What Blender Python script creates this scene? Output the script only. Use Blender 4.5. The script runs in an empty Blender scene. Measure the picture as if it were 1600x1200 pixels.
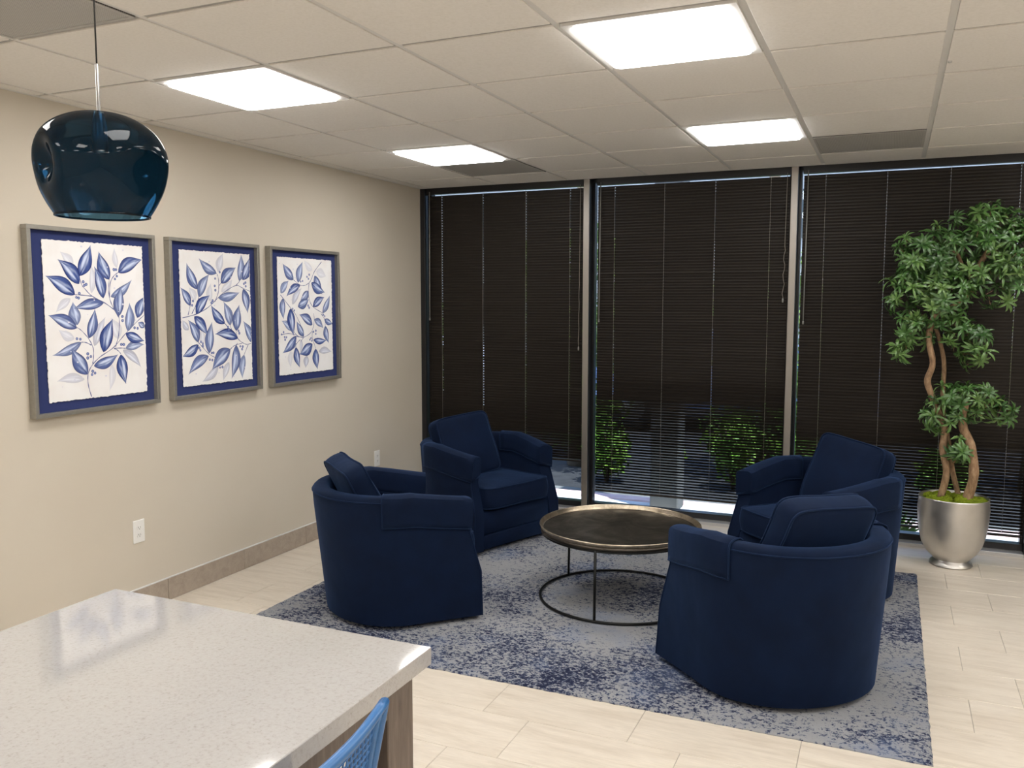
import bpy, math, random
from mathutils import Vector, Matrix, noise
random.seed(7)
S = bpy.context.scene
COL = S.collection
PI = math.pi
H = 2.573            # ceiling height
T = 0.6096           # ceiling tile module

# ------------------------------------------------------------------ camera
def make_camera():
    f, yaw, pitch, roll = 1342.8, -0.4158, 0.0948, 0.0007
    cy, sy = math.cos(yaw), math.sin(yaw)
    fw = Vector((sy*math.cos(pitch), cy*math.cos(pitch), -math.sin(pitch)))
    r = Vector((cy, -sy, 0)); u = r.cross(fw)
    r2 = r*math.cos(roll)+u*math.sin(roll); u2 = u*math.cos(roll)-r*math.sin(roll)
    cd = bpy.data.cameras.new('camera'); cd.sensor_width = 36; cd.lens = f*36/1600
    cd.clip_start = 0.05; cd.clip_end = 300
    c = bpy.data.objects.new('camera', cd); COL.objects.link(c)
    m = Matrix((r2, u2, -fw)).transposed().to_4x4()
    m.translation = Vector((3.606, -6.2841, 1.6409))
    c.matrix_world = m
    S.camera = c
make_camera()

# ------------------------------------------------------------------ world, sun, exposure
w = bpy.data.worlds.new('world'); S.world = w; w.use_nodes = True
nt = w.node_tree; bg = nt.nodes['Background']
sky = nt.nodes.new('ShaderNodeTexSky'); sky.sky_type = 'NISHITA'
sky.sun_elevation = math.radians(58); sky.sun_rotation = math.radians(200); sky.sun_disc = False
nt.links.new(sky.outputs[0], bg.inputs[0]); bg.inputs[1].default_value = 0.75
sd = bpy.data.lights.new('sun', 'SUN'); sd.energy = 14.0; sd.angle = 0.01; sd.color = (1, .95, .86)
sun = bpy.data.objects.new('sun', sd); COL.objects.link(sun)
sun.rotation_euler = Vector((-0.30, 0.16, -1.0)).to_track_quat('-Z', 'Y').to_euler()
sun.location = (2, -3, 12)
S.view_settings.view_transform = 'Standard'; S.view_settings.look = 'None'
S.view_settings.exposure = 0.0; S.view_settings.gamma = 1.0; S.view_settings.use_curve_mapping = False
PANEL_EMIT = 17.6

# ------------------------------------------------------------------ helpers
def tag(o, label=None, cat=None, group=None, kind=None):
    if label: o['label'] = label
    if cat: o['category'] = cat
    if group: o['group'] = group
    if kind: o['kind'] = kind
    return o
def empty(name, loc=(0,0,0), rz=0.0):
    o = bpy.data.objects.new(name, None); COL.objects.link(o); o.location = loc; o.rotation_euler = (0,0,rz)
    o.empty_display_size = .05
    return o
class MB:
    def __init__(s): s.v = []; s.f = []; s.sm = []
    def add(s, vs, fs, smooth=False):
        n = len(s.v); s.v += [tuple(v) for v in vs]; s.f += [tuple(i+n for i in f) for f in fs]; s.sm += [smooth]*len(fs); return s
    def box(s, a, b, bev=0.0):
        x0,y0,z0 = a; x1,y1,z1 = b
        if bev <= 0:
            vs = [(x0,y0,z0),(x1,y0,z0),(x1,y1,z0),(x0,y1,z0),(x0,y0,z1),(x1,y0,z1),(x1,y1,z1),(x0,y1,z1)]
            return s.add(vs, [(0,3,2,1),(4,5,6,7),(0,1,5,4),(1,2,6,5),(2,3,7,6),(3,0,4,7)])
        cx,cy,cz = (x0+x1)/2,(y0+y1)/2,(z0+z1)/2; hx,hy,hz = (x1-x0)/2,(y1-y0)/2,(z1-z0)/2; b_ = min(bev,hx*.9,hy*.9,hz*.9)
        idx = {}; vs = []
        for sx in (-1,1):
            for sy in (-1,1):
                for sz in (-1,1):
                    for ax in range(3):
                        h = [hx,hy,hz]; sg = [sx,sy,sz]
                        p = [sg[i]*(h[i]-(0 if i==ax else b_)) for i in range(3)]
                        idx[(sx,sy,sz,ax)] = len(vs); vs.append((cx+p[0],cy+p[1],cz+p[2]))
        fs = []
        def g(sg,ax): return idx[(sg[0],sg[1],sg[2],ax)]
        for ax in range(3):
            u_,v_ = (ax+1)%3,(ax+2)%3
            for d in (-1,1):
                q = []
                for a_,b2 in ((-1,-1),(1,-1),(1,1),(-1,1)):
                    sg = [0,0,0]; sg[ax]=d; sg[u_]=a_; sg[v_]=b2; q.append(g(sg,ax))
                fs.append(tuple(q if d>0 else q[::-1]))
            for a_ in (-1,1):
                for b2 in (-1,1):      # edge along ax
                    sg0=[0,0,0]; sg0[ax]=-1; sg0[u_]=a_; sg0[v_]=b2; sg1=list(sg0); sg1[ax]=1
                    q=(g(sg0,u_),g(sg1,u_),g(sg1,v_),g(sg0,v_))
                    fs.append(q if a_*b2>0 else q[::-1])
        for sx in (-1,1):
            for sy in (-1,1):
                for sz in (-1,1):
                    q=(g((sx,sy,sz),0),g((sx,sy,sz),1),g((sx,sy,sz),2)); fs.append(q if sx*sy*sz>0 else q[::-1])
        return s.add(vs, fs)
    def tube(s, pts, r, n=8, closed=False, cap=True):
        pts = [Vector(p) for p in pts]; rs = r if isinstance(r,(list,tuple)) else [r]*len(pts)
        m = len(pts); vs = []; up = Vector((0,0,1)); prev = None
        for i,p in enumerate(pts):
            a = pts[(i-1)%m] if (closed or i>0) else p; b = pts[(i+1)%m] if (closed or i<m-1) else p
            d = (b-a).normalized() if (b-a).length>1e-9 else Vector((0,0,1))
            if prev is None:
                ref = up if abs(d.z)<.9 else Vector((1,0,0)); x = d.cross(ref).normalized()
            else:
                x = (prev-d*prev.dot(d)).normalized()
            prev = x; y = d.cross(x)
            vs += [p+(x*math.cos(2*PI*k/n)+y*math.sin(2*PI*k/n))*rs[i] for k in range(n)]
        fs = []
        for i in range(m if closed else m-1):
            j = (i+1)%m
            fs += [(i*n+k, i*n+(k+1)%n, j*n+(k+1)%n, j*n+k) for k in range(n)]
        s.add(vs, fs, True)
        if cap and not closed:
            o = len(s.v)-len(vs); s.f += [tuple(o+k for k in range(n))[::-1], tuple(o+(m-1)*n+k for k in range(n))]; s.sm += [False,False]
        return s
    def lathe(s, prof, n=48, c=(0,0,0), smooth=True):
        vs = []
        for r,z in prof:
            vs += [(c[0]+r*math.cos(2*PI*k/n), c[1]+r*math.sin(2*PI*k/n), c[2]+z) for k in range(n)]
        fs = []
        for i in range(len(prof)-1):
            fs += [(i*n+k, i*n+(k+1)%n, (i+1)*n+(k+1)%n, (i+1)*n+k) for k in range(n)]
        return s.add(vs, fs, smooth)
    def build(s, name, mat, parent=None, recalc=True, at=None):
        me = bpy.data.meshes.new(name); me.from_pydata(s.v, [], s.f); me.materials.append(mat)
        me.polygons.foreach_set('use_smooth', s.sm)
        if recalc:
            import bmesh
            bm = bmesh.new(); bm.from_mesh(me); bmesh.ops.recalc_face_normals(bm, faces=bm.faces); bm.to_mesh(me); bm.free()
        me.update()
        o = bpy.data.objects.new(name, me); COL.objects.link(o)
        if parent: o.parent = parent
        if at: o.location = at
        return o
def inst(name, me, parent, loc=(0,0,0), rot=(0,0,0), sc=None):
    o = bpy.data.objects.new(name, me); COL.objects.link(o); o.parent = parent; o.location = loc; o.rotation_euler = rot
    if sc: o.scale = sc
    return o
def copy_tree(o, parent=None):
    c = o.copy(); COL.objects.link(c); c.parent = parent
    for ch in list(o.children): copy_tree(ch, c)
    return c
def shade(o, ang=40):
    o.data.polygons.foreach_set('use_smooth', [True]*len(o.data.polygons))
    o.data.set_sharp_from_angle(angle=math.radians(ang))
    return o

def mat(name, base=(.5,.5,.5), rough=.5, metal=0.0, spec=.5, **kw):
    m = bpy.data.materials.new(name); m.use_nodes = True; b = m.node_tree.nodes['Principled BSDF']
    b.inputs['Base Color'].default_value = (*base,1); b.inputs['Roughness'].default_value = rough
    b.inputs['Metallic'].default_value = metal; b.inputs['Specular IOR Level'].default_value = spec
    for k,v in kw.items(): b.inputs[k.replace('_',' ')].default_value = v
    return m
def N(m, t, **kw):
    n = m.node_tree.nodes.new(t)
    for k,v in kw.items():
        if k in n.inputs: n.inputs[k].default_value = v
        else: setattr(n, k, v)
    return n
def LK(m, a, b): m.node_tree.links.new(a, b)
def B(m): return m.node_tree.nodes['Principled BSDF']
def coords(m, scale=(1,1,1), kind='Object', rnd=False, rot=(0,0,0)):
    tc = N(m,'ShaderNodeTexCoord'); mp = N(m,'ShaderNodeMapping'); mp.inputs['Scale'].default_value = scale
    mp.inputs['Rotation'].default_value = rot
    LK(m, tc.outputs[kind], mp.inputs['Vector'])
    if rnd:
        oi = N(m,'ShaderNodeObjectInfo'); mu = N(m,'ShaderNodeMath', operation='MULTIPLY'); mu.inputs[1].default_value = 60
        LK(m, oi.outputs['Random'], mu.inputs[0]); cb = N(m,'ShaderNodeCombineXYZ')
        for i in range(3): LK(m, mu.outputs[0], cb.inputs[i])
        LK(m, cb.outputs[0], mp.inputs['Location'])
    return mp.outputs[0]
def noise_tex(m, vec, scale=5, detail=3, rough=.5, dist=0):
    n = N(m,'ShaderNodeTexNoise'); n.inputs['Scale'].default_value = scale; n.inputs['Detail'].default_value = detail
    n.inputs['Roughness'].default_value = rough; n.inputs['Distortion'].default_value = dist
    LK(m, vec, n.inputs['Vector']); return n.outputs['Fac']
def ramp(m, fac, stops, interp='LINEAR'):
    r = N(m,'ShaderNodeValToRGB'); cr = r.color_ramp; cr.interpolation = interp
    while len(cr.elements) < len(stops): cr.elements.new(.5)
    for e,(p,c) in zip(cr.elements, stops): e.position = p; e.color = (*c,1) if len(c)==3 else c
    LK(m, fac, r.inputs[0]); return r.outputs['Color']
def bump(m, fac, strength=.2, dist=.002):
    b = N(m,'ShaderNodeBump'); b.inputs['Strength'].default_value = strength; b.inputs['Distance'].default_value = dist
    LK(m, fac, b.inputs['Height']); LK(m, b.outputs[0], B(m).inputs['Normal']); return b
def mixc(m, fac, a, b, mode='MIX'):
    x = N(m,'ShaderNodeMix'); x.data_type = 'RGBA'; x.blend_type = mode
    for sock,val in ((x.inputs[0],fac),(x.inputs[6],a),(x.inputs[7],b)):
        if hasattr(val,'is_output'): LK(m, val, sock)
        elif isinstance(val,(int,float)): sock.default_value = val
        else: sock.default_value = (*val,1)
    return x.outputs[2]
M = {}
# wall paint
m = M['wall'] = mat('wall paint', (.60,.545,.455), .55, spec=.25)
v = coords(m); bump(m, noise_tex(m, v, 220, 2), .12, .001)
LK(m, ramp(m, noise_tex(m, v, 1.3, 3), [(.3,(.59,.532,.442)),(.7,(.61,.555,.468))]), B(m).inputs['Base Color'])
# ceiling board
m = M['ceil_tile'] = mat('mineral fibre board', (.82,.80,.755), .9, spec=.1)
v = coords(m, rnd=True); bump(m, noise_tex(m, v, 160, 4, .7), .25, .0015)
LK(m, ramp(m, noise_tex(m, v, 90, 3), [(.25,(.79,.765,.72)),(.6,(.84,.815,.775))]), B(m).inputs['Base Color'])
M['tee'] = mat('grid steel', (.70,.69,.67), .5, spec=.3)
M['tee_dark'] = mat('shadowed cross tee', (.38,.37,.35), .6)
M['fixture'] = mat('fixture white enamel', (.78,.77,.75), .4)
m = M['panel'] = mat('lit diffuser', (.9,.9,.9), .5)
B(m).inputs['Emission Color'].default_value = (1,.985,.965,1); B(m).inputs['Emission Strength'].default_value = PANEL_EMIT
m = M['vent'] = mat('return grille perforated steel', (.27,.265,.255), .6)
v = coords(m); vo = N(m,'ShaderNodeTexVoronoi'); vo.inputs['Scale'].default_value = 120; vo.inputs['Randomness'].default_value = 0; LK(m, v, vo.inputs['Vector'])
LK(m, ramp(m, vo.outputs['Distance'], [(.25,(.20,.195,.185)),(.4,(.44,.43,.41))]), B(m).inputs['Base Color'])
# floor tile
def wood_tile(name, c1, c2, c3, rough):
    m = mat(name, c2, rough, spec=.4)
    v = coords(m, (1.2, 9, 9), rnd=True)
    a = noise_tex(m, v, 2.2, 5, .6, .6)
    col = ramp(m, a, [(.28,c1),(.5,c2),(.75,c3)])
    v2 = coords(m, (6, 60, 60), rnd=True); b = noise_tex(m, v2, 3, 3)
    col = mixc(m, .18, col, ramp(m, b, [(.3,(.35,.3,.25)),(.7,(.9,.85,.78))]), 'MULTIPLY')
    LK(m, col, B(m).inputs['Base Color']); bump(m, b, .05, .0006)
    return m
M['floor_tile'] = wood_tile('floor porcelain', (.60,.53,.44), (.69,.625,.535), (.75,.69,.60), .33)
M['base_tile'] = wood_tile('baseboard porcelain', (.36,.30,.245), (.42,.355,.295), (.47,.40,.335), .45)
M['grout'] = mat('grout', (.42,.38,.33), .9)
# metals and window
M['mullion'] = mat('anodised mullion', (.30,.275,.25), .42, .75)
M['dark_alu'] = mat('dark bronze aluminium', (.018,.018,.02), .35, .3)
M['sill'] = mat('sill aluminium', (.55,.55,.56), .3, .6)
m = M['slat'] = mat('dark brown slat enamel', (.017,.0135,.011), .45, spec=.3)
M['cord'] = mat('grey cord', (.20,.18,.16), .8)
M['wand'] = mat('wand plastic', (.22,.22,.21), .3)
def glass_mat(name, tint=(1,1,1), refl=1.0, rough=0.0):
    m = bpy.data.materials.new(name); m.use_nodes = True; nt = m.node_tree; nt.nodes.clear()
    out = nt.nodes.new('ShaderNodeOutputMaterial'); tr = nt.nodes.new('ShaderNodeBsdfTransparent'); gl = nt.nodes.new('ShaderNodeBsdfGlossy')
    tr.inputs[0].default_value = (*tint,1); gl.inputs['Roughness'].default_value = rough
    fr = nt.nodes.new('ShaderNodeFresnel'); fr.inputs[0].default_value = 1.5
    mu = nt.nodes.new('ShaderNodeMath'); mu.operation = 'MULTIPLY'; mu.inputs[1].default_value = refl
    nt.links.new(fr.outputs[0], mu.inputs[0])
    mx = nt.nodes.new('ShaderNodeMixShader'); nt.links.new(mu.outputs[0], mx.inputs[0]); nt.links.new(tr.outputs[0], mx.inputs[1]); nt.links.new(gl.outputs[0], mx.inputs[2])
    nt.links.new(mx.outputs[0], out.inputs[0]); return m
M['pane'] = glass_mat('window glass', (.80,.86,.92))
M['blue_glass'] = glass_mat('blue smoked glass', (.070,.165,.250), .38)
# velvet
def velvet(name, base, hi):
    m = mat(name, base, .85, spec=.15)
    b = B(m); b.inputs['Sheen Weight'].default_value = .16; b.inputs['Sheen Roughness'].default_value = .45; b.inputs['Sheen Tint'].default_value = (.16,.34,.80,1)
    v = coords(m); n1 = noise_tex(m, v, 7, 3, .6)
    LK(m, ramp(m, n1, [(.3,base),(.7,hi)]), b.inputs['Base Color'])
    n2 = noise_tex(m, v, 500, 2); n3 = noise_tex(m, v, 6, 2)
    add = N(m,'ShaderNodeMath', operation='MULTIPLY_ADD'); add.inputs[1].default_value = .06; LK(m, n2, add.inputs[0]); LK(m, n3, add.inputs[2])
    bump(m, add.outputs[0], .5, .012)
    return m
M['velvet'] = velvet('navy velvet', (.0010,.0052,.0200), (.0018,.0080,.030))
M['velvet_pipe'] = velvet('navy piping', (.0022,.0085,.030), (.003,.011,.036))
M['black'] = mat('black steel', (.012,.012,.012), .45, .6)
# coffee table metal
m = M['tray'] = mat('antiqued tray metal', (.1,.09,.08), .35, .85)
v = coords(m); n = noise_tex(m, v, 5, 5, .65, .8)
LK(m, ramp(m, n, [(.3,(.035,.032,.028)),(.55,(.10,.09,.075)),(.75,(.22,.195,.16))]), B(m).inputs['Base Color'])
LK(m, ramp(m, n, [(.3,(.45,)*3),(.7,(.28,)*3)]), B(m).inputs['Roughness'])
m = M['rim'] = mat('champagne rim metal', (.55,.47,.36), .3, .95)
n = noise_tex(m, coords(m), 14, 4, .7); LK(m, ramp(m, n, [(.3,(.25,.21,.16)),(.6,(.60,.52,.40))]), B(m).inputs['Base Color'])
M['rim_dark'] = mat('tarnished rim underside', (.07,.06,.05), .4, .9)
# rug
m = M['rug'] = mat('rug pile', (.3,.3,.35), .95, spec=.05)
v = coords(m)
big = noise_tex(m, v, 1.6, 3, .55); mid = noise_tex(m, coords(m,(1,1.25,1)), 52, 3, .7); fin = noise_tex(m, v, 110, 3, .7)
s1 = N(m,'ShaderNodeMath', operation='MULTIPLY_ADD'); s1.inputs[1].default_value = .66; LK(m, big, s1.inputs[0]); LK(m, mid, s1.inputs[2])
s2 = N(m,'ShaderNodeMath', operation='MULTIPLY_ADD'); s2.inputs[1].default_value = .35; LK(m, fin, s2.inputs[0]); LK(m, s1.outputs[0], s2.inputs[2])
colr = ramp(m, s2.outputs[0], [(.0,(.014,.017,.035)),(.865,(.020,.025,.055)),(.92,(.065,.08,.135)),(.98,(.17,.185,.225)),(1.0,(.29,.295,.31))])
blu = noise_tex(m, coords(m), 2.8, 3, .6)
colr = mixc(m, ramp(m, blu, [(.52,(0,0,0)),(.68,(.6,.6,.6))]), colr, mixc(m, .5, colr, (.13,.19,.34)))
LK(m, colr, B(m).inputs['Base Color']); bump(m, fin, .8, .006)
# counter and wood
m = M['quartz'] = mat('speckled quartz', (.70,.68,.65), .06, spec=.95, Coat_Weight=.12, Coat_Roughness=.05)
v = coords(m); a = noise_tex(m, v, 130, 4, .75); c_ = noise_tex(m, v, 2.5, 3)
col = ramp(m, a, [(.25,(.29,.265,.25)),(.45,(.40,.385,.375)),(.75,(.43,.42,.415))])
LK(m, mixc(m, .35, col, ramp(m, c_, [(.3,(.85,.82,.78)),(.7,(1,1,1))]), 'MULTIPLY'), B(m).inputs['Base Color'])
m = M['wood'] = mat('taupe wood laminate', (.14,.105,.08), .5)
v = coords(m, (14,14,1.5)); n = noise_tex(m, v, 5, 5, .65, .5)
LK(m, ramp(m, n, [(.3,(.095,.07,.055)),(.55,(.15,.115,.092)),(.75,(.20,.155,.125))]), B(m).inputs['Base Color']); bump(m, n, .08, .001)
M['wood_dark'] = mat('dark kick panel', (.02,.017,.015), .6)
M['blue_plastic'] = mat('blue moulded plastic', (.038,.135,.33), .28, spec=.5)
M['chrome'] = mat('brushed steel', (.55,.55,.55), .3, 1.0)
M['white_plastic'] = mat('white plastic', (.80,.79,.76), .3)
M['slot'] = mat('socket slot black', (.02,.02,.02), .6)
# art
m = M['frame'] = mat('brushed pewter moulding', (.33,.31,.27), .38, .55)
n = noise_tex(m, coords(m,(1,1,1)), 60, 3); LK(m, ramp(m, n, [(.3,(.30,.285,.25)),(.7,(.34,.325,.29))]), B(m).inputs['Base Color'])
M['mat_board'] = mat('royal blue mat board', (.030,.042,.138), .8, spec=.2)
m = M['paper'] = mat('deckled watercolour paper', (.83,.81,.80), .85, spec=.15)
n = noise_tex(m, coords(m), 7, 3); LK(m, ramp(m, n, [(.35,(.81,.78,.77)),(.6,(.85,.84,.84))]), B(m).inputs['Base Color']); bump(m, noise_tex(m, coords(m), 300, 2), .15, .001)
m = M['paint'] = mat('watercolour paint', (.1,.1,.3), .8, spec=.15)
at_ = N(m,'ShaderNodeVertexColor'); at_.layer_name = 'Col'; LK(m, at_.outputs['Color'], B(m).inputs['Base Color'])
# plant
m = M['leaf'] = mat('artificial leaf green', (.05,.12,.025), .36, spec=.6)
oi = N(m,'ShaderNodeObjectInfo'); LK(m, ramp(m, oi.outputs['Random'], [(0,(.032,.088,.020)),(.5,(.060,.145,.032)),(1,(.12,.22,.055))]), B(m).inputs['Base Color'])
m = M['bark'] = mat('pale brown bark', (.28,.17,.09), .85)
n = noise_tex(m, coords(m,(1,1,.35)), 45, 5, .7); LK(m, ramp(m, n, [(.3,(.13,.075,.04)),(.5,(.27,.165,.09)),(.75,(.44,.30,.18))]), B(m).inputs['Base Color']); bump(m, n, .5, .004)
m = M['moss'] = mat('yellow green moss', (.2,.28,.02), .95, spec=.1)
n = noise_tex(m, coords(m), 90, 4, .7); LK(m, ramp(m, n, [(.3,(.08,.11,.01)),(.55,(.21,.27,.02)),(.75,(.34,.38,.04))]), B(m).inputs['Base Color']); bump(m, n, 1, .01)
m = M['pot'] = mat('hammered silver leaf', (.62,.60,.57), .28, .95)
v = coords(m); n = noise_tex(m, v, 4.5, 3); n2 = noise_tex(m, v, 28, 3)
LK(m, ramp(m, n, [(.3,(.56,.545,.52)),(.7,(.70,.68,.65))]), B(m).inputs['Base Color'])
bump(m, n, .25, .01); LK(m, ramp(m, n2, [(.3,(.34,)*3),(.7,(.43,)*3)]), B(m).inputs['Roughness'])
# outdoors
def plain(name, c1, c2, sc, rough=.9):
    m = mat(name, c1, rough, spec=.2); LK(m, ramp(m, noise_tex(m, coords(m), sc, 4), [(.3,c1),(.7,c2)]), B(m).inputs['Base Color']); return m
M['asphalt'] = plain('asphalt', (.02,.02,.021), (.032,.032,.034), 9)
M['walk'] = plain('pale concrete', (.55,.54,.53), (.68,.67,.66), 5)
M['curb'] = plain('faded red curb paint', (.62,.40,.38), (.70,.5,.47), 12)
M['post'] = plain('grey concrete', (.12,.12,.115), (.16,.16,.15), 6)
M['facade'] = plain('pale stucco', (.45,.43,.40), (.55,.53,.5), 3)
M['hedge'] = plain('sunlit leaf', (.06,.16,.02), (.22,.34,.05), 3, .5)
M['trunk'] = plain('tree bark', (.07,.05,.035), (.13,.10,.07), 12)
M['car_blue'] = mat('light blue car paint', (.16,.26,.50), .2, .4)
M['car_white'] = mat('white car paint', (.75,.76,.78), .2)
M['car_glass'] = mat('car glass', (.02,.03,.04), .05)
M['tyre'] = mat('tyre rubber', (.015,.015,.015), .8)
ART = [{'L':[(281,660,357,810,65,20),(279,622,174,741,65,15),(253,570,102,662,65,20),(454,647,393,781,64,25),(510,684,663,763,63,25),(414,554,374,712,56,25),(458,561,598,643,41,45),(415,531,241,508,49,30),(501,463,522,616,58,35),(619,454,673,570,54,30),(503,706,490,806,31,85),(346,578,354,725,37,85),(248,700,186,775,43,85),(228,553,143,489,36,85),(255,410,105,479,57,30),(258,425,236,536,61,50),(319,359,367,502,52,30),(349,320,418,463,48,70),(401,287,461,455,69,20),(556,386,578,532,54,50),(541,375,659,330,49,5),(537,300,657,318,41,55),(277,342,118,280,42,45),(303,183,217,315,69,30),(341,222,492,265,51,30),(506,270,527,116,62,10),(519,293,636,202,42,65),(285,161,132,170,44,80),(239,359,153,402,42,85),(447,226,435,90,37,90),(496,349,459,459,60,88),(663,403,623,432,31,40)],'S':[[501,460,479,496,455,543,447,597,454,647],[479,496,420,532,350,564,307,602,292,622,281,660],[350,564,289,569,253,570],[451,557,459,629,483,666,510,684],[320,73,305,129,305,179,328,223,380,265,461,307,536,371,607,428,666,468],[335,234,341,267,341,313,317,359,280,398,255,414],[475,311,497,368,505,438,502,470],[333,325,303,339,277,342],[465,303,488,292,506,274],[465,303,503,303,537,300]],'B':[(485,698),(498,698),(501,666),(489,651),(302,633),(318,621),(307,616),(277,577),(260,558),(272,555),(526,463),(523,462),(525,442),(599,403),(619,400),(511,321),(526,320),(252,360),(271,357),(309,284),(308,264),(326,270),(333,197),(346,187),(328,181)]},{'L':[(216,607,135,748,59,30),(371,701,230,774,52,40),(225,563,305,699,57,40),(404,645,528,746,66,30),(559,660,587,821,57,50),(586,668,662,803,64,30),(378,560,561,588,50,45),(592,616,629,469,59,30),(160,515,94,619,47,30),(200,468,305,581,59,15),(426,410,312,514,56,20),(472,398,427,542,60,50),(520,364,548,521,68,35),(384,709,424,820,52,80),(404,596,504,666,48,85),(199,546,156,620,45,85),(313,539,317,644,44,85),(185,456,290,349,58,20),(211,309,146,441,57,35),(140,380,95,436,37,65),(292,242,317,424,63,40),(534,321,344,360,59,10),(660,286,589,426,57,40),(211,295,87,229,50,15),(287,228,122,140,59,35),(466,258,305,151,80,35),(517,281,479,78,67,35),(583,219,556,76,53,60),(365,166,234,77,46,70),(452,182,397,78,45,75),(440,379,354,363,26,85),(244,297,244,391,43,85)],'S':[[98,449,200,468,292,504,372,557,434,596,529,634,587,620,670,595],[529,634,562,660],[352,539,379,588,386,631,383,680,371,701],[386,631,404,645],[168,470,207,528,225,563,216,607],[140,464,158,515],[426,411,496,352,547,306,589,285,621,280,666,290],[621,277,583,219],[466,258,503,278,567,288],[517,281,530,292],[211,309,239,283,292,238,338,216],[467,414,481,374,519,332],[519,332,520,362]],'B':[(397,709),(358,671),(353,629),(357,604),(332,544),(322,532),(180,542),(172,518),(598,646),(614,631),(612,653),(451,389),(458,373),(539,365),(546,350),(551,271),(572,268),(566,253),(230,311),(244,300),(243,287),(215,277),(223,263),(312,244),(326,244),(295,206),(315,202),(375,155),(395,157)]},{'L':[(248,680,139,779,60,35),(294,663,341,804,59,50),(316,648,168,579,50,25),(231,520,326,633,47,70),(405,609,318,545,52,40),(288,506,409,552,57,35),(436,666,583,596,63,25),(473,714,552,585,66,35),(448,506,576,574,54,25),(554,461,647,582,48,50),(138,561,133,425,53,40),(211,496,232,315,71,15),(116,592,196,678,49,60),(492,743,605,714,59,92),(451,749,361,809,46,92),(222,350,122,422,46,60),(343,308,268,409,50,35),(438,382,303,461,59,30),(460,419,563,362,47,50),(574,417,669,382,40,35),(582,373,614,250,54,35),(446,282,597,269,40,20),(265,314,125,202,58,30),(263,265,180,241,31,60),(256,241,288,101,59,25),(434,254,293,186,71,25),(468,220,481,77,65,25),(503,200,650,196,44,70),(373,178,353,97,51,65),(206,219,196,108,43,92),(314,291,305,199,28,70)],'S':[[554,810,474,742,437,688,413,666,367,647,316,648,250,680],[413,666,404,581,443,509,554,461,578,435],[114,582,190,517,259,458,323,369],[223,371,265,321,343,304,431,341,460,419,452,459],[437,340,435,294,457,249,468,220],[265,312,331,301],[303,288,263,262,256,241],[343,304,314,277],[536,458,577,417,582,373],[108,326,183,333,254,321]],'B':[(391,704),(415,719),(405,691),(322,671),(342,675),(396,513),(407,499),(233,493),(249,482),(448,336),(475,343),(474,321),(408,284),(420,294),(429,276),(114,330),(135,343),(163,309),(145,311),(149,294),(578,439),(560,450)]}]
CROWN = [[3.756,1.929,0.227,0.204],[3.712,1.692,0.191,0.204],[3.873,1.691,0.227,0.227],[3.966,1.963,0.25,0.204],[4.113,2.131,0.227,0.136],[4.238,2.108,0.1,0.136],[4.174,1.92,0.204,0.204],[4.147,1.767,0.204,0.159],[3.738,1.492,0.136,0.145],[3.989,1.456,0.114,0.136],[4.061,1.398,0.1,0.182],[3.689,1.351,0.082,0.064],[4.042,1.054,0.227,0.127],[4.184,0.99,0.127,0.1],[3.939,0.978,0.136,0.114],[3.87,0.913,0.091,0.091],[4.003,0.74,0.082,0.091],[3.779,1.81,0.227,0.227]]
TRUNKS = [[[3.923,0.423],[3.951,0.584],[3.924,0.731],[3.929,0.848],[3.889,0.958],[3.844,1.076],[3.819,1.16],[3.844,1.268],[3.816,1.419],[3.839,1.553],[3.904,1.593],[3.979,1.648],[4.056,1.771],[4.078,1.875],[4.138,1.984]],[[4.031,0.424],[3.992,0.572],[3.977,0.669],[3.958,0.77],[3.922,0.93],[3.913,1.064],[3.912,1.265],[3.876,1.425],[3.842,1.544],[3.908,1.588]],[[4.058,0.391],[4.093,0.531],[4.095,0.647],[4.072,0.78],[4.033,0.865],[4.023,0.944],[4.033,1.027]],[[3.987,0.655],[4.009,0.725],[4.027,0.786]],[[4.058,1.772],[4.0,1.827],[3.958,1.924],[3.932,1.956]]]

# ================================================================== SETTING
X1, Y1 = 7.4, -9.4          # room extents (right wall, back wall)
def st(o): return tag(o, kind='structure')
# floor slab (grout) and tiles
fl = MB().box((-.15, Y1-.15, -.12), (X1+.15, .16, -.0025)).build('floor', M['grout']); st(fl)
def tile_me(L, W, z0, z1):
    return MB().box((.0012,.0012,z0),(L-.0012,W-.0012,z1), .0012)
L_, W_ = .6, .3028
full = tile_me(L_, W_, -.012, 0.0).build('floor_tile', M['floor_tile'], fl)
first = True; rest = MB()
k = 0; y = -3.29
while y > Y1: y -= W_; k -= 1
j = k
while y < 0.0:
    off = 2.155 if j % 2 == 0 else 2.357
    x = off - 40*L_
    while x < X1:
        xa, xb = max(x, 0), min(x+L_, X1); ya, yb = max(y, Y1), min(y+W_, 0)
        if xb-xa > .02 and yb-ya > .01:
            near = (xa < 5.0 and ya > -5.3)
            if near:
                if xb-xa > L_-.001 and yb-ya > W_-.001:
                    if first: full.location = (x,y,0); first = False
                    else: inst('floor_tile', full.data, fl, (x,y,0))
                else:
                    MB().box((.0012,.0012,-.012),(xb-xa-.0012,yb-ya-.0012,0),.0012).build('floor_tile', M['floor_tile'], fl, at=(xa,ya,0))
            else:
                rest.box((xa+.0012,ya+.0012,-.012),(xb-.0012,yb-.0012,0))
        x += L_
    y += W_; j += 1
tag(rest.build('outer_floor_tiles', M['floor_tile'], fl), kind='stuff')

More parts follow.
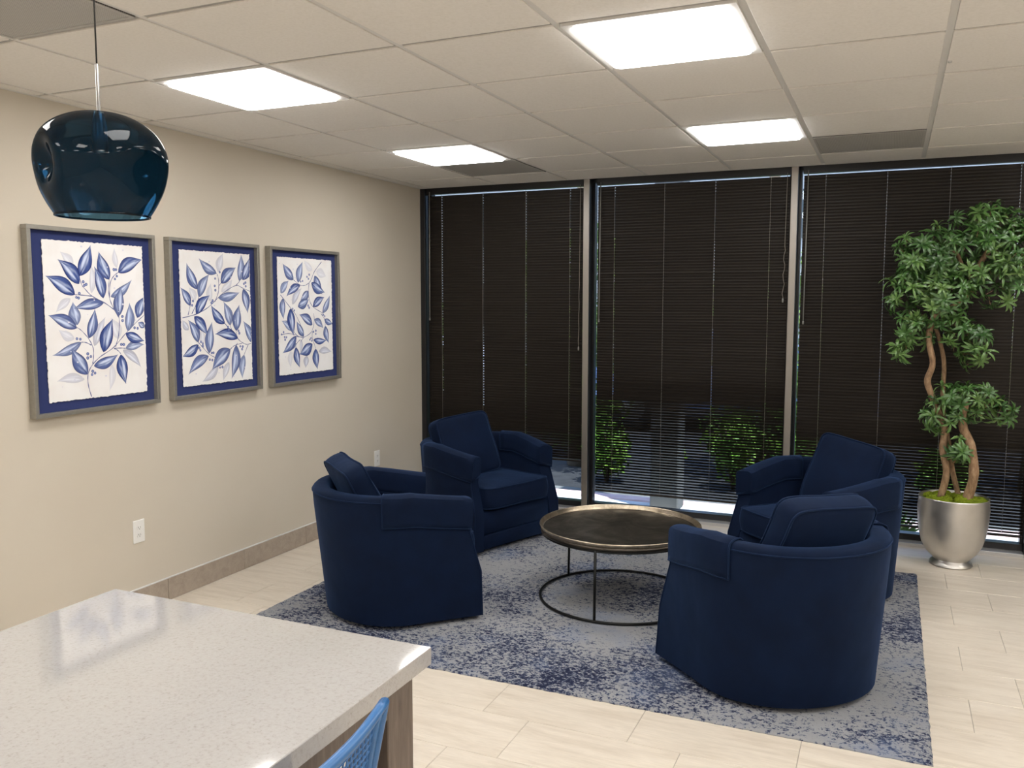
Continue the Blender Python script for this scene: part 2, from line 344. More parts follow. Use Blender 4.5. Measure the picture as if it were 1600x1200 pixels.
# walls
wl = st(MB().box((-.15, Y1-.15, -.12), (0, .16, H+.25)).build('wall_left', M['wall']))
st(MB().box((X1, Y1-.15, -.12), (X1+.15, .16, H+.25)).build('wall_right', M['wall']))
st(MB().box((0, Y1-.15, -.12), (X1, Y1, H+.25)).build('wall_back', M['wall']))
wf = st(MB().box((0, 0.0, H+.02), (X1, .16, H+.3)).build('wall_front', M['dark_alu']))
# baseboard tiles on the left wall
bb = st(MB().box((0,Y1,0),(.006,-.0,.122)).build('baseboard_left', M['grout']))
y = -1.61 - T*13; bt = None
bt = MB().box((0,.0015,.002),(.010,T-.0015,.124),.001)
bt = bt.build('baseboard_tile', M['base_tile'], bb); bt.rotation_euler = (0,0,0); f1 = True
tr = MB().box((0,Y1,.124),(.011,0,.129)).build('trim_strip', M['walk'], bb)
yy = -1.61 - 6*T
while yy + T < 0.3:
    ln = min(T, -yy)
    if ln < T-.01: MB().box((0,.0015,.002),(.010,ln-.0015,.124),.001).build('baseboard_tile', M['base_tile'], bb, at=(0,yy,0))
    elif f1: bt.location = (0,yy,0); f1 = False
    else: inst('baseboard_tile', bt.data, bb, (0,yy,0))
    yy += T
st(MB().box((X1-.01,Y1,0),(X1,0,.124)).build('baseboard_right', M['base_tile']))

# ceiling: slab, tees, boards, fixtures
ce = st(MB().box((-.15,Y1-.15,H+.06),(X1+.15,.16,H+.25)).build('ceiling', M['ceil_tile']))
K0, YF = 1.9195, -.4436
cols = [K0+T*i for i in range(-4,10)]; rows = [YF-T*i for i in range(-1,16)]
tee_w = .024
for i,x in enumerate(cols):
    if 0 < x < X1: MB().box((x-tee_w/2,Y1,H+.001),(x+tee_w/2,0,H+.012)).build('grid_tee', M['tee'], ce)
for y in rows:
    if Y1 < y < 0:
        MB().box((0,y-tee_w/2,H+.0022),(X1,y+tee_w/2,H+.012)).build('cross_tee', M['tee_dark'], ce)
MB().box((0,Y1,H-.004),(.022,0,H+.012)).build('wall_angle', M['tee'], ce)
MB().box((0,-.02,H-.004),(X1,0.0,H+.012)).build('wall_angle', M['tee'], ce)
def board(w, d):   # tegular board: face hangs slightly below the grid, chamfered
    b = MB(); g = .0125
    x0,x1,y0,y1 = g, w-g, g, d-g; c = .0015
    z1, z0 = .010, -.0035
    vs = [(x0,y0,z1),(x1,y0,z1),(x1,y1,z1),(x0,y1,z1),(x0,y0,z0+c),(x1,y0,z0+c),(x1,y1,z0+c),(x0,y1,z0+c),(x0+c,y0+c,z0),(x1-c,y0+c,z0),(x1-c,y1-c,z0),(x0+c,y1-c,z0)]
    b.add(vs, [(0,1,5,4),(1,2,6,5),(2,3,7,6),(3,0,4,7),(4,5,9,8),(5,6,10,9),(6,7,11,10),(7,4,8,11),(8,9,10,11),(0,3,2,1)])
    return b
bme = board(T,T).build('ceiling_board', M['ceil_tile'], ce); fb = True
LIGHTC = (-2, 1, 4, 7); LIGHTR = (1, 4, 7, 10, 13)     # grid cells with light fixtures (col index from K, row index back from F)
VENT = {(-2,0), (2,0), (-2,6)}
lights = []; vents = []
allx = [c for c in range(-4,10)]; 
for c in range(-4, 10):
    xa, xb = K0+T*c, K0+T*(c+1)
    for r in range(-1, 16):
        ya, yb = YF-T*r, YF-T*(r-1)
        # cell r spans rows r (near) .. r-1 (far)
        ya, yb = YF-T*(r), YF-T*(r-1)
        cxa, cxb, cya, cyb = max(xa,0), min(xb,X1), max(ya,Y1), min(yb,0)
        if cxb-cxa < .04 or cyb-cya < .04: continue
        key = (c, r)
        fullc = (cxb-cxa > T-.001 and cyb-cya > T-.001)
        if fullc and (c-1) % 3 == 0 and (r-2) % 3 == 0: lights.append((xa,ya)); continue
        if key in {(-2,1),(2,1),(-2,7)}: vents.append((xa,ya)); continue
        if fullc:
            if fb: bme.location = (xa,ya,H); fb = False
            else: inst('ceiling_board', bme.data, ce, (xa,ya,H))
        else:
            board(cxb-cxa, cyb-cya).build('ceiling_board', M['ceil_tile'], ce, at=(cxa,cya,H))
def light_fixture(xa, ya, label, proto=[None]):
    if proto[0] is None:
        e = empty('ceiling_light', (xa+T/2, ya+T/2, H))
        h = T/2-.013; q = h-.028; z = -.008
        f = MB()
        for a,b_ in (((-h,-h),(h,-q)),((-h,q),(h,h)),((-h,-q),(-q,q)),((q,-q),(h,q))):
            f.box((a[0],a[1],z),(b_[0],b_[1],.03))
        f.build('fixture_frame', M['fixture'], e)
        # rounded diffuser, dropped below its frame so the glowing sides light the ceiling
        pts = []; rr = .03; qq = q
        for cx_,cy_,a0 in ((qq-rr,qq-rr,0),(-qq+rr,qq-rr,90),(-qq+rr,-qq+rr,180),(qq-rr,-qq+rr,270)):
            for s in range(6):
                a = math.radians(a0+90*s/5); pts.append((cx_+rr*math.cos(a), cy_+rr*math.sin(a)))
        n = len(pts); d = MB()
        d.add([(x*.985,y*.985,-.019) for x,y in pts]+[(x,y,-.009) for x,y in pts]+[(x,y,.01) for x,y in pts], [tuple(range(n))[::-1], tuple(range(2*n,3*n))]+[(i,(i+1)%n,n+(i+1)%n,n+i) for i in range(n)]+[(n+i,n+(i+1)%n,2*n+(i+1)%n,2*n+i) for i in range(n)])
        d.build('diffuser', M['panel'], e)
        c = MB()   # corner plates behind rounded diffuser
        c.box((-q,-q,.0101),(q,q,.02)); c.build('housing', M['fixture'], e)
        proto[0] = e; o = e
    else:
        o = copy_tree(proto[0]); o.location = (xa+T/2, ya+T/2, H)
    tag(o, label, 'light', 'recessed ceiling light panels'); return o
def vent_fixture(xa, ya, label):
    e = empty('ceiling_vent', (xa+T/2, ya+T/2, H)); h = T/2-.013
    MB().box((-h,-h,-.002),(h,h,.012)).build('grille', M['vent'], e)
    f = MB(); q = h-.012
    for a,b_ in (((-h,-h),(h,-q)),((-h,q),(h,h)),((-h,-q),(-q,q)),((q,-q),(h,q))): f.box((a[0],a[1],-.005),(b_[0],b_[1],.012))
    f.build('vent_frame', M['vent'], e)
    tag(e, label, 'vent', 'ceiling return vents')
LAB = {(-2,2):'lit square ceiling panel nearest the corner of picture wall and windows', (1,2):'lit square ceiling panel in front of the middle window',
       (-2,5):'lit square ceiling panel above the three framed pictures', (1,5):'large lit square ceiling panel at the top edge of the photo'}
for xa,ya in lights:
    c = round((xa-K0)/T); r = round((YF-ya)/T)
    if c > 6 and False: continue
    light_fixture(xa, ya, LAB.get((c,r), 'lit ceiling panel, %s from picture wall, %s from windows, outside photo' % ({-2:'first column',1:'second column',4:'third column',7:'fourth column'}[c], {2:'first row',5:'second row',8:'third row',11:'fourth row',14:'fifth row'}[r])))
for xa,ya in vents:
    c = round((xa-K0)/T); r = round((YF-ya)/T)
    vent_fixture(xa, ya, {(-2,1):'grey perforated ceiling vent near the leftmost window', (2,1):'grey perforated ceiling vent in front of the right window', (-2,7):'grey perforated ceiling vent at the top left corner above the pendant'}[(c,r)])
# sprinkler cap
sp = MB().lathe([(0,-.008),(.006,-.008),(.007,-.004),(.008,.0),(.0085,.006)],14).build('ceiling_stud', M['chrome'], at=(3.77,-2.47,H-.002))
tag(sp, 'tiny round metal stud in the ceiling beside the wide grid bar at right', 'stud')

# ---------------------------------------------------------------- window wall
bays = [(-.04, 0), (1.445, 1), (2.953, 2), (4.461, 3), (5.969, 4), (7.40, 5)]
mull_x = [0.02, 1.447, 2.955, 4.463, 5.971, 7.38]
ww = .046
wins = []
for i in range(5):
    xa = mull_x[i]+ww/2; xb = mull_x[i+1]-ww/2
    w_ = st(MB().box((xa,.125,.0),(xb,.16,.02)).box((xa,.085,0.022),(xb,.16,.065)).build(f'window_{i+1}', M['dark_alu']))
    MB().box((xa,.085,H-.02),(xb,.16,H+.03)).build('head_frame', M['dark_alu'], w_)
    MB().box((xa,.0,-.003),(xb,.125,.022),.002).build('sill', M['sill'], w_)
    MB().box((xa,.118,.065),(xb,.124,H-.02)).build('glass_pane', M['pane'], w_)
    MB().box((xa,.09,.065),(xa+.018,.15,H-.02)).build('jamb', M['dark_alu'], w_)
    MB().box((xb-.018,.09,.065),(xb,.15,H-.02)).build('jamb', M['dark_alu'], w_)
    wins.append(w_)
for i,x in enumerate(mull_x):
    mu = st(MB().box((x-ww/2,.0,-.003),(x+ww/2,.012,H+.02),.002).build(f'trim_{i+1}', M['mullion'] if i else M['dark_alu']))
    MB().box((x-ww/2+.001,.012,-.003),(x+ww/2-.001,.16,H+.02)).build('mullion_body', M['dark_alu'], mu)  # mullion sides: their dark reflection is put into the colour

# blinds
def slat_mesh(x0, x1, ladders):
    hole = .0018; xs = [x0]; ok = []
    for l in ladders: xs += [l-hole, l+hole]
    xs.append(x1); prof = [(-.0125,-.0012),(-.0028,.0011),(.0028,.0011),(.0125,-.0012)]
    v = []; f = []; n = 4
    for x in xs: v += [(x,a,b_) for a,b_ in prof]
    for i in range(len(xs)-1):
        for k in range(3):
            if k == 1 and i % 2 == 1: continue
            f.append((i*n+k, i*n+k+1, (i+1)*n+k+1, (i+1)*n+k))
    me = bpy.data.meshes.new('slat'); me.from_pydata(v, [], f); me.materials.append(M['slat']); me.update(); return me
def blind(x0, x1, zbot, ladders, label, tilt0, tilt1, ztr, seed):
    rnd = random.Random(seed); y = .045
    e = empty('venetian_blind', ((x0+x1)/2, y, zbot)); xc = (x0+x1)/2
    loc = lambda p: (p[0]-xc, p[1]-y, p[2]-zbot)
    def bx(a,b_,nm,mt,bev=0): return MB().box(loc(a),loc(b_),bev).build(nm, M[mt], e)
    bx((x0-.004,y-.02,H-.052),(x1+.004,y+.02,H-.001),'headrail','dark_alu')
    bx((x0,y-.012,zbot-.014),(x1,y+.012,zbot),'bottom_rail','slat',.003)
    me = slat_mesh(x0-xc, x1-xc, [l-xc for l in ladders])
    z = zbot+.016; pitch = .021; top = H-.052-.010-.0118; n = int((top-z)/pitch); pitch = (top-z)/n
    for i in range(n+1):
        zz = z+pitch*i
        t = max(0, min(1, (ztr-zz)/(ztr-.1))); t = t**.8
        a = tilt0+(tilt1-tilt0)*t + rnd.gauss(0, 1.3 if zz > ztr else 1.6)
        o = inst('slat', me, e, (0,0,zz-zbot), (math.radians(-a), rnd.gauss(0,.0003), 0))
    for l in ladders:
        MB().tube([loc((l,y-.0135,zbot-.002)),loc((l,y-.0135,H-.05))], .0011, 5).build('ladder_cord', M['cord'], e)
    xw = x0+.03
    wv = MB().tube([loc((xw,y-.033,H-.03)),loc((xw-.004,y-.036,1.51))], .0042, 6); w_ = wv.build('tilt_wand', M['wand'], e)
    MB().tube([loc((xw-.004,y-.036,1.512)),loc((xw-.004,y-.036,1.49))], .0062, 8).build('wand_tip', M['wand'], w_)
    return e, loc, y
def lift_cord(e, loc, y, x, ztop, zb, wob):
    pts = [(x,y-.03,H-.04)]
    nseg = 26
    for i in range(1,nseg+1):
        t = i/nseg; pts.append((x-.008*t+wob*math.sin(i*1.7)*(t>.6), y-.03, H-.04-(H-.04-zb)*t))
    c = MB().tube([loc(p) for p in pts], .0022, 5).build('lift_cord', M['cord'], e)
    MB().lathe([(0,-.03),(.005,-.03),(.006,-.01),(.003,.0),(0,.002)],10,c=loc((x-.008,y-.03,zb))).build('cord_tassel', M['wand'], c)
G = 'dark brown venetian blinds on the window wall'
e,l_,y_ = blind(.052, 1.408, .405, [.182,.558,.934,1.304], '', 74, 54, .95, 1)
tag(e, 'dark venetian blind on the leftmost window, drawn to just above the chair arm', 'blind', G); lift_cord(e,l_,y_,1.395,H,1.30,.002)
e,l_,y_ = blind(1.526, 2.922, .185, [1.661,2.041,2.41,2.794], '', 74, 33, 1.12, 2)
tag(e, 'dark venetian blind on the middle window with tree greenery showing through its lower half', 'blind', G); lift_cord(e,l_,y_,2.905,H,1.67,.006)
e,l_,y_ = blind(3.012, 4.43, .135, [3.155,3.54,3.917,4.312], '', 74, 40, .85, 3)
tag(e, 'dark venetian blind behind the potted tree in the right window', 'blind', G); lift_cord(e,l_,y_,4.41,H,1.4,.003)
for s,(xa,xb) in enumerate(((4.52,5.93),(6.03,7.33))):
    e,l_,y_ = blind(xa,xb,.135,[xa+.14+.378*i for i in range(3)],'',74,50,.85,9+s)
    tag(e, 'dark venetian blind outside the photo, on the %s window beyond the potted tree' % ('first','second')[s], 'blind', G)

# ================================================================== OUTDOORS
gr = tag(MB().box((-40,.16,-.5),(45,60,-.17)).build('parking_ground', M['asphalt']), kind='structure'); gr['label'] = 'grey asphalt ground outside the windows'
tag(MB().box((-12,.17,-.17),(16,.95,-.10),.01).build('sidewalk', M['walk']), kind='structure')
tag(MB().box((-12,.95,-.17),(16,1.12,-.09),.015).build('curb', M['curb']), kind='structure')
tag(MB().box((-12,1.12,-.17),(16,1.5,-.15),.01).build('gutter', M['post']), kind='structure')
tag(MB().box((1.785,.72,-.10),(2.025,.95,3.4),.01).build('concrete_post', M['post']), 'square grey concrete post outside behind the middle blind', 'post')
def car(x, y, rz, body, label):
    e = empty('parked_car', (x,y,-.17), rz)
    prof = [(-2.2,.35),(-2.2,.75),(-2.05,.88),(-1.35,.95),(-.75,1.38),(.55,1.42),(1.25,.98),(2.0,.85),(2.2,.7),(2.2,.35)]
    v = []; 
    for s_,w_ in ((-1,.86),(1,.86)):
        for a,z in prof: v.append((a, s_*(w_ if z<1 else .66), z))
    n = len(prof); f = [tuple(range(n))[::-1], tuple(range(n,2*n))]+[(i,(i+1)%n,n+(i+1)%n,n+i) for i in range(n)]
    shade(MB().add(v,f).build('car_body', M[body], e), 25)
    for s_ in (-1,1):
        q = [(-1.2,.97),(-.72,1.3),(.5,1.34),(1.05,1.0)]
        yy = lambda z: s_*(.865-(z-1.0)*.48+.004 if z>1 else .868)
        MB().add([(a,yy(z),z) for a,z in q]+[(a,yy(z)-s_*.01,z) for a,z in q], [(0,1,2,3),(7,6,5,4),(0,1,5,4),(1,2,6,5),(2,3,7,6),(3,0,4,7)]).build('side_window', M['car_glass'], e)
        for wx in (-1.35,1.35):
            wh = MB(); ring = [(0,-.1),(.2,-.1),(.33,-.09),(.33,.09),(.2,.1),(0,.1)]
            wh.lathe(ring, 24); o = wh.build('wheel', M['tyre'], e, at=(wx, s_*.8, .33)); o.rotation_euler = (PI/2,0,0)
            hb = MB().lathe([(0,-.108),(.19,-.104),(.2,-.09),(.2,.09),(.19,.104),(0,.108)],16).build('hub_cap', M['chrome'], o)
    tag(e, label, 'car')
car(-3.4, 5.4, .05, 'car_white', 'white parked car outside, glimpsed under the leftmost blind')
car(1.6, 6.4, .02, 'car_blue', 'light blue parked car glimpsed between slats of the middle blind')
bd = empty('office_building', (2,22,-.17)); MB().box((-20,0,0),(24,8,6.5)).build('facade', M['facade'], bd)
wm = MB().box((-1.1,-.05,0),(1.1,.02,1.5)); w0 = wm.build('window', M['car_glass'], bd, at=(-18,0,1.0))
for i in range(14):
    for j in range(2):
        if i or j: inst('window', w0.data, bd, (-18+3.0*i,0,1.0+2.8*j))
MB().box((-20.2,-.2,6.5),(24.2,8.2,6.9)).build('parapet', M['walk'], bd)
tag(bd, 'pale building across the parking lot, glimpsed between the slats', 'building')
def street_tree(x, y, rad, hts, label, seed):
    rnd = random.Random(seed); e = empty('street_tree', (x,y,-.17))
    pts = [(0,0,0),(.04,.02,.7),(-.03,.03,1.4),(.05,0,2.2),(0,.05,3.2)]
    MB().tube(pts, [.13,.11,.10,.09,.05], 10).build('trunk', M['trunk'], e)
    f = MB(); v = []; fs = []
    for cx_,cy_,cz_,r in hts:
        for _ in range(int(2600*r*r)):
            d = Vector((rnd.gauss(0,1),rnd.gauss(0,1),rnd.gauss(0,1))).normalized()*r*rnd.uniform(.55,1)
            p = Vector((cx_,cy_,cz_))+d; s_ = rnd.uniform(.035,.075)
            a = Vector((rnd.gauss(0,1),rnd.gauss(0,1),rnd.gauss(0,1)-.8)).normalized()*s_; b_ = a.orthogonal().normalized()*s_*.35
            b_.rotate(Matrix.Rotation(rnd.uniform(0,6.28),3,a))
            k_ = len(v); v += [tuple(p-a),tuple(p+b_),tuple(p+a),tuple(p-b_)]; fs.append((k_,k_+1,k_+2,k_+3))
    f.add(v,fs); tag(f.build('foliage', M['hedge'], e, recalc=False), kind='stuff')
    tag(e, label, 'tree', 'trees outside the windows')
street_tree(.45, 2.7, 1, [(0,0,.55,.42),(-.45,.1,.75,.5),(.3,-.2,1.0,.5),(0,0,1.9,.8)], 'low leafy tree outside seen through the left part of the middle blind', 3)
street_tree(2.45, 2.9, 1, [(0,0,.60,.45),(-.35,-.1,.45,.35),(.5,.1,.85,.5),(.1,0,1.6,.8)], 'leafy tree outside seen through the right part of the middle blind', 4)
street_tree(-1.9, 2.9, 1, [(0,0,1.6,.7),(.5,.1,1.2,.5)], 'tree outside beyond the leftmost window', 5)
street_tree(4.9, 3.2, 1, [(0,0,1.3,.7),(.6,.2,.9,.6),(-.6,0,1.0,.5)], 'tree outside beyond the window behind the potted plant', 6)
def shrub(x,y,r,h,seed,label):
    rnd = random.Random(seed); e = empty('shrub', (x,y,-.17)); tr = MB()
    for a in range(5):
        an = a*1.3+seed; tr.tube([(0,0,0),(.3*r*math.cos(an),.3*r*math.sin(an),h*.5),(.7*r*math.cos(an),.7*r*math.sin(an),h*.85)],[.018,.012,.006],6)
    tr.build('stems', M['trunk'], e); v=[]; fs=[]
    for _ in range(int(5200*r*h)):
        d = Vector((rnd.gauss(0,1),rnd.gauss(0,1),rnd.gauss(0,1))).normalized()*rnd.uniform(.35,1)
        p = Vector((d.x*r,d.y*r,h*.55+d.z*h*.48)); s_=rnd.uniform(.025,.055)
        a = Vector((rnd.gauss(0,1),rnd.gauss(0,1),rnd.gauss(0,1)-.6)).normalized()*s_; b_ = a.orthogonal().normalized()*s_*.38
        b_.rotate(Matrix.Rotation(rnd.uniform(0,6.28),3,a)); k_=len(v); v += [tuple(p-a),tuple(p+b_),tuple(p+a),tuple(p-b_)]; fs.append((k_,k_+1,k_+2,k_+3))
    tag(MB().add(v,fs).build('foliage', M['hedge'], e, recalc=False), kind='stuff'); tag(e,label,'shrub','shrubs outside the windows')
shrub(1.02,1.95,.26,.62,1,'green shrub outside behind the lower left slats of the middle blind')
shrub(1.62,2.15,.16,.50,2,'small green shrub outside just left of the concrete post')
shrub(2.25,2.1,.22,.72,3,'green shrub outside right of the concrete post')
shrub(2.85,2.3,.24,.60,4,'green shrub outside near the right edge of the middle window')
shrub(4.1,2.2,.28,.55,6,'green shrub outside behind the silver pot')
def bush(x,y,label,seed):
    rnd = random.Random(seed); v=[]; fs=[]
    for _ in range(120):
        a0 = rnd.uniform(0,6.28); ln = rnd.uniform(.12,.26); el = rnd.uniform(.5,1.4)
        d = Vector((math.cos(a0)*math.cos(el),math.sin(a0)*math.cos(el),math.sin(el)))*ln; s_ = d.orthogonal().normalized()*.012
        k_=len(v); v += [tuple(-s_),tuple(d*.6-s_),tuple(d),tuple(d*.6+s_),tuple(s_)]; fs.append((k_,k_+1,k_+2,k_+3,k_+4))
    o = MB().add(v,fs).build('grass_tuft', M['hedge'], recalc=False, at=(x,y,-.10)); tag(o,label,'plant')
bush(3.68,.55,'bright green grass tuft outside, seen under the blind just left of the silver pot',2)

# ================================================================== PICTURES
PY = [-3.598,-2.765,-1.943]; PZ = 1.105; PW = [.737,.723,.735]; PH = .885
PLAB = ['blue leaf watercolour in a pewter frame, leftmost, beneath the blue glass pendant', 'middle one of three framed blue leaf watercolours on the left wall', 'framed blue leaf watercolour nearest the windows, the rightmost of three']
def lerp3(a,b,t): return tuple(a[i]+(b[i]-a[i])*t for i in range(3))
DARK=(.010,.018,.115); MIDC=(.07,.115,.33); LITE=(.62,.69,.86); PAPER=(.84,.83,.85)
for i in range(3):
    e = empty('framed_picture', (0,PY[i]+PW[i]/2,PZ)); W2 = PW[i]/2
    d0,d1,t = .0,.042,.020
    fr = MB()
    # mitred moulding: four trapezoid prisms with a slim inner lip
    for a,b_ in (((-W2,0),(W2,t)),((-W2,PH-t),(W2,PH)),((-W2,t),(-W2+t,PH-t)),((W2-t,t),(W2,PH-t))):
        fr.box((d0,a[0],a[1]),(d1,b_[0],b_[1]),.0015)
    fr.build('frame', M['frame'], e)
    MB().box((.002,-W2+t,t),(.014,W2-t,PH-t)).build('mat_board', M['mat_board'], e)
    # deckled paper
    pw0,pw1,pz0,pz1 = -W2+.088,W2-.070,.066,PH-.062
    rnd = random.Random(20+i); pts = []
    def side(a,b_,n):
        for k in range(n):
            t_ = k/n; pts.append((a[0]+(b_[0]-a[0])*t_+rnd.gauss(0,.0014), a[1]+(b_[1]-a[1])*t_+rnd.gauss(0,.0014)))
    side((pw0,pz0),(pw1,pz0),60); side((pw1,pz0),(pw1,pz1),80); side((pw1,pz1),(pw0,pz1),60); side((pw0,pz1),(pw0,pz0),80)
    n = len(pts); xf = .020
    pp = MB().add([(xf,a,b_) for a,b_ in pts]+[(xf-.0025,a,b_) for a,b_ in pts], [tuple(range(n)),tuple(range(n,2*n))[::-1]]+[(k,(k+1)%n,n+(k+1)%n,n+k) for k in range(n)]).build('paper_sheet', M['paper'], e)
    # flat painted leaves, stems, berries
    v=[]; f=[]; c=[]
    art = ART[i]; zoff = [0]
    def addp(ps, fs, cs):
        k_=len(v); zoff[0]+=.000012
        for (a,b_) in ps:
            a=min(max(a,pw0+.003),pw1-.003); b_=min(max(b_,pz0+.003),pz1-.003)
            v.append((xf+.0002+zoff[0],a,b_))
        f.extend([tuple(q+k_ for q in g) for g in fs]); c.extend(cs)
    def leaf(x0,y0,x1,y1,w,tone,rnd):
        x0,y0,x1,y1,w=[q/1000 for q in (x0,y0,x1,y1,w)]; x0-=W2; x1-=W2
        dx,dy=x1-x0,y1-y0; L=math.hypot(dx,dy); ux,uy=dx/L,dy/L; nx,ny=-uy,ux
        bend=rnd.choice((-1,1))*rnd.uniform(.05,.12)*L; sd=1 if bend>0 else -1
        nt_,ns=18,10; ps=[];cs=[];fs=[]; ph=rnd.uniform(0,6); 
        for a in range(nt_+1):
            t_=a/nt_; wd=w*.61*(math.sin(PI/2*t_/.42)**.75 if t_<.42 else max(0,math.cos(PI/2*(t_-.42)/.58))**1.35)
            cxx=x0+ux*L*t_+nx*bend*math.sin(PI*t_)*(.6) ; cyy=y0+uy*L*t_+ny*bend*math.sin(PI*t_)*.6
            cxx-=nx*bend*.5*(t_**3); cyy-=ny*bend*.5*(t_**3)
            for b_ in range(ns+1):
                s_=(b_/ns)*2-1; ps.append((cxx+nx*s_*wd*.92,cyy+ny*s_*wd*.92))
                edge=abs(s_)**3; side_=.5+.5*s_*sd
                st_=.5+.5*math.sin(s_*17+ph+math.sin(t_*5+ph)*1.5)*math.sin(t_*9+s_*6+ph)
                hl=math.exp(-((s_*1.0+.15*sd)**2)/.07)*math.exp(-((t_-.5)**2)/.06)
                dk=max(edge*.85, side_*.55*(1-.2*t_), max(0,.32-t_)*2.2, .35*max(0,t_-.75)*4)
                val=max(0,min(1, .38+dk*.95-.85*hl-.50*st_*(1-edge)+.04))
                if abs(s_)<.11 and t_<.9: val=min(1,val+.35)
                col=lerp3(LITE,MIDC,min(1,val*2)) if val<.5 else lerp3(MIDC,DARK,(val-.5)*2)
                tt=tone/100; col=lerp3(col, PAPER if tt>.6 else LITE, min(.93, max(0,tt-.12)*1.02) if tt>.6 else max(0,(tt-.2))*.75)
                cs.append(col)
        for a in range(nt_):
            for b_ in range(ns): k_=a*(ns+1)+b_; fs.append((k_,k_+1,k_+ns+2,k_+ns+1))
        addp(ps,fs,cs)
    rr=random.Random(50+i)
    Ls=sorted(art['L'],key=lambda q:-q[5])
    for q in Ls:
        if q[5]>=60: leaf(*q,rr)
    for st_ in art['S']:
        P=[(st_[k]/1000-W2,st_[k+1]/1000) for k in range(0,len(st_),2)]
        # smooth
        Q=[]
        for k in range(len(P)-1):
            p0=P[max(0,k-1)];p1=P[k];p2=P[k+1];p3=P[min(len(P)-1,k+2)]
            for s_ in range(6):
                t_=s_/6; Q.append(tuple(.5*((2*p1[j])+(-p0[j]+p2[j])*t_+(2*p0[j]-5*p1[j]+4*p2[j]-p3[j])*t_*t_+(-p0[j]+3*p1[j]-3*p2[j]+p3[j])*t_**3) for j in (0,1)))
        Q.append(P[-1]); ps=[];cs=[];fs=[]
        for k,q in enumerate(Q):
            a=Q[max(0,k-1)];b_=Q[min(len(Q)-1,k+1)];dx,dy=b_[0]-a[0],b_[1]-a[1];L=math.hypot(dx,dy) or 1
            wd=.0024*(1-.35*k/len(Q))+.0006*math.sin(k*1.3); ps+=[(q[0]-dy/L*wd,q[1]+dx/L*wd),(q[0]+dy/L*wd,q[1]-dx/L*wd)]
            cs+=[(.22,.24,.38),(.10,.12,.27)]
        for k in range(len(Q)-1): fs.append((2*k,2*k+1,2*k+3,2*k+2))
        addp(ps,fs,cs)
    for q in Ls:
        if q[5]<60: leaf(*q,rr)
    for (a,b_) in art['B']:
        a=a/1000-W2; b_/=1000; ps=[(a,b_)];cs=[(.42,.48,.68)]; r_=rr.uniform(.0065,.0085)
        for rg,cl_ in ((.55,(.16,.20,.42)),(1,(.03,.05,.19))):
            for k in range(12):
                an=2*PI*k/12; ps.append((a+r_*rg*math.cos(an),b_+r_*rg*math.sin(an))); cs.append(lerp3(cl_,(.1,.14,.36),.5+.5*math.cos(an)) if rg==1 else cl_)
        fs=[(0,1+k,1+(k+1)%12) for k in range(12)]+[(1+k,13+k,13+(k+1)%12,1+(k+1)%12) for k in range(12)]
        addp(ps,fs,cs)
    # faint paint specks
    for _ in range(18):
        a=rr.uniform(pw0+.02,pw1-.02); b_=rr.uniform(pz0+.02,pz1-.02); r_=rr.uniform(.002,.005)
        ps=[(a+r_*math.cos(2*PI*k/7)*1.4,b_+r_*math.sin(2*PI*k/7)) for k in range(7)]; addp(ps,[tuple(range(7))],[(.66,.66,.76)]*7)
    me=bpy.data.meshes.new('leaf_painting'); me.from_pydata(v,[],f); me.materials.append(M['paint'])
    ca=me.color_attributes.new('Col','FLOAT_COLOR','POINT')
    for k,cc in enumerate(c): ca.data[k].color=(*cc,1)
    o=bpy.data.objects.new('leaf_painting',me); COL.objects.link(o); o.parent=e
    tag(e, PLAB[i], 'picture', 'framed leaf watercolours')

# outlets
def outlet(y, z, label):
    e = empty('wall_outlet', (0,y,z))
    shade(MB().box((0,-.038,-.061),(.006,.038,.061),.003).build('cover_plate', M['white_plastic'], e),30)
    for s in (-1,1):
        r = MB(); n=20; ps=[(.017*math.cos(2*PI*k/n), max(-.0125,min(.0125,.017*math.sin(2*PI*k/n)))) for k in range(n)]
        r.add([(.0085,a,b_) for a,b_ in ps]+[(.005,a,b_) for a,b_ in ps],[tuple(range(n)),tuple(range(n,2*n))[::-1]]+[(k,(k+1)%n,n+(k+1)%n,n+k) for k in range(n)])
        o = r.build('receptacle', M['white_plastic'], e, at=(0,0,s*.0195))
        sl = MB().box((.0082,-.0075,-.001),(.009,-.0055,.007)).box((.0082,.005,-.001),(.009,.007,.006))
        sl.tube([(.0082,0,-.0065),(.009,0,-.0065)],.0024,8); sl.build('slots', M['slot'], o)
    tag(e, label, 'outlet', 'white wall outlets')
outlet(-3.009,.434,'white duplex wall outlet low on the wall between pictures and tabletop')
outlet(-.706,.44,'white wall outlet near the window corner behind the left armchairs')

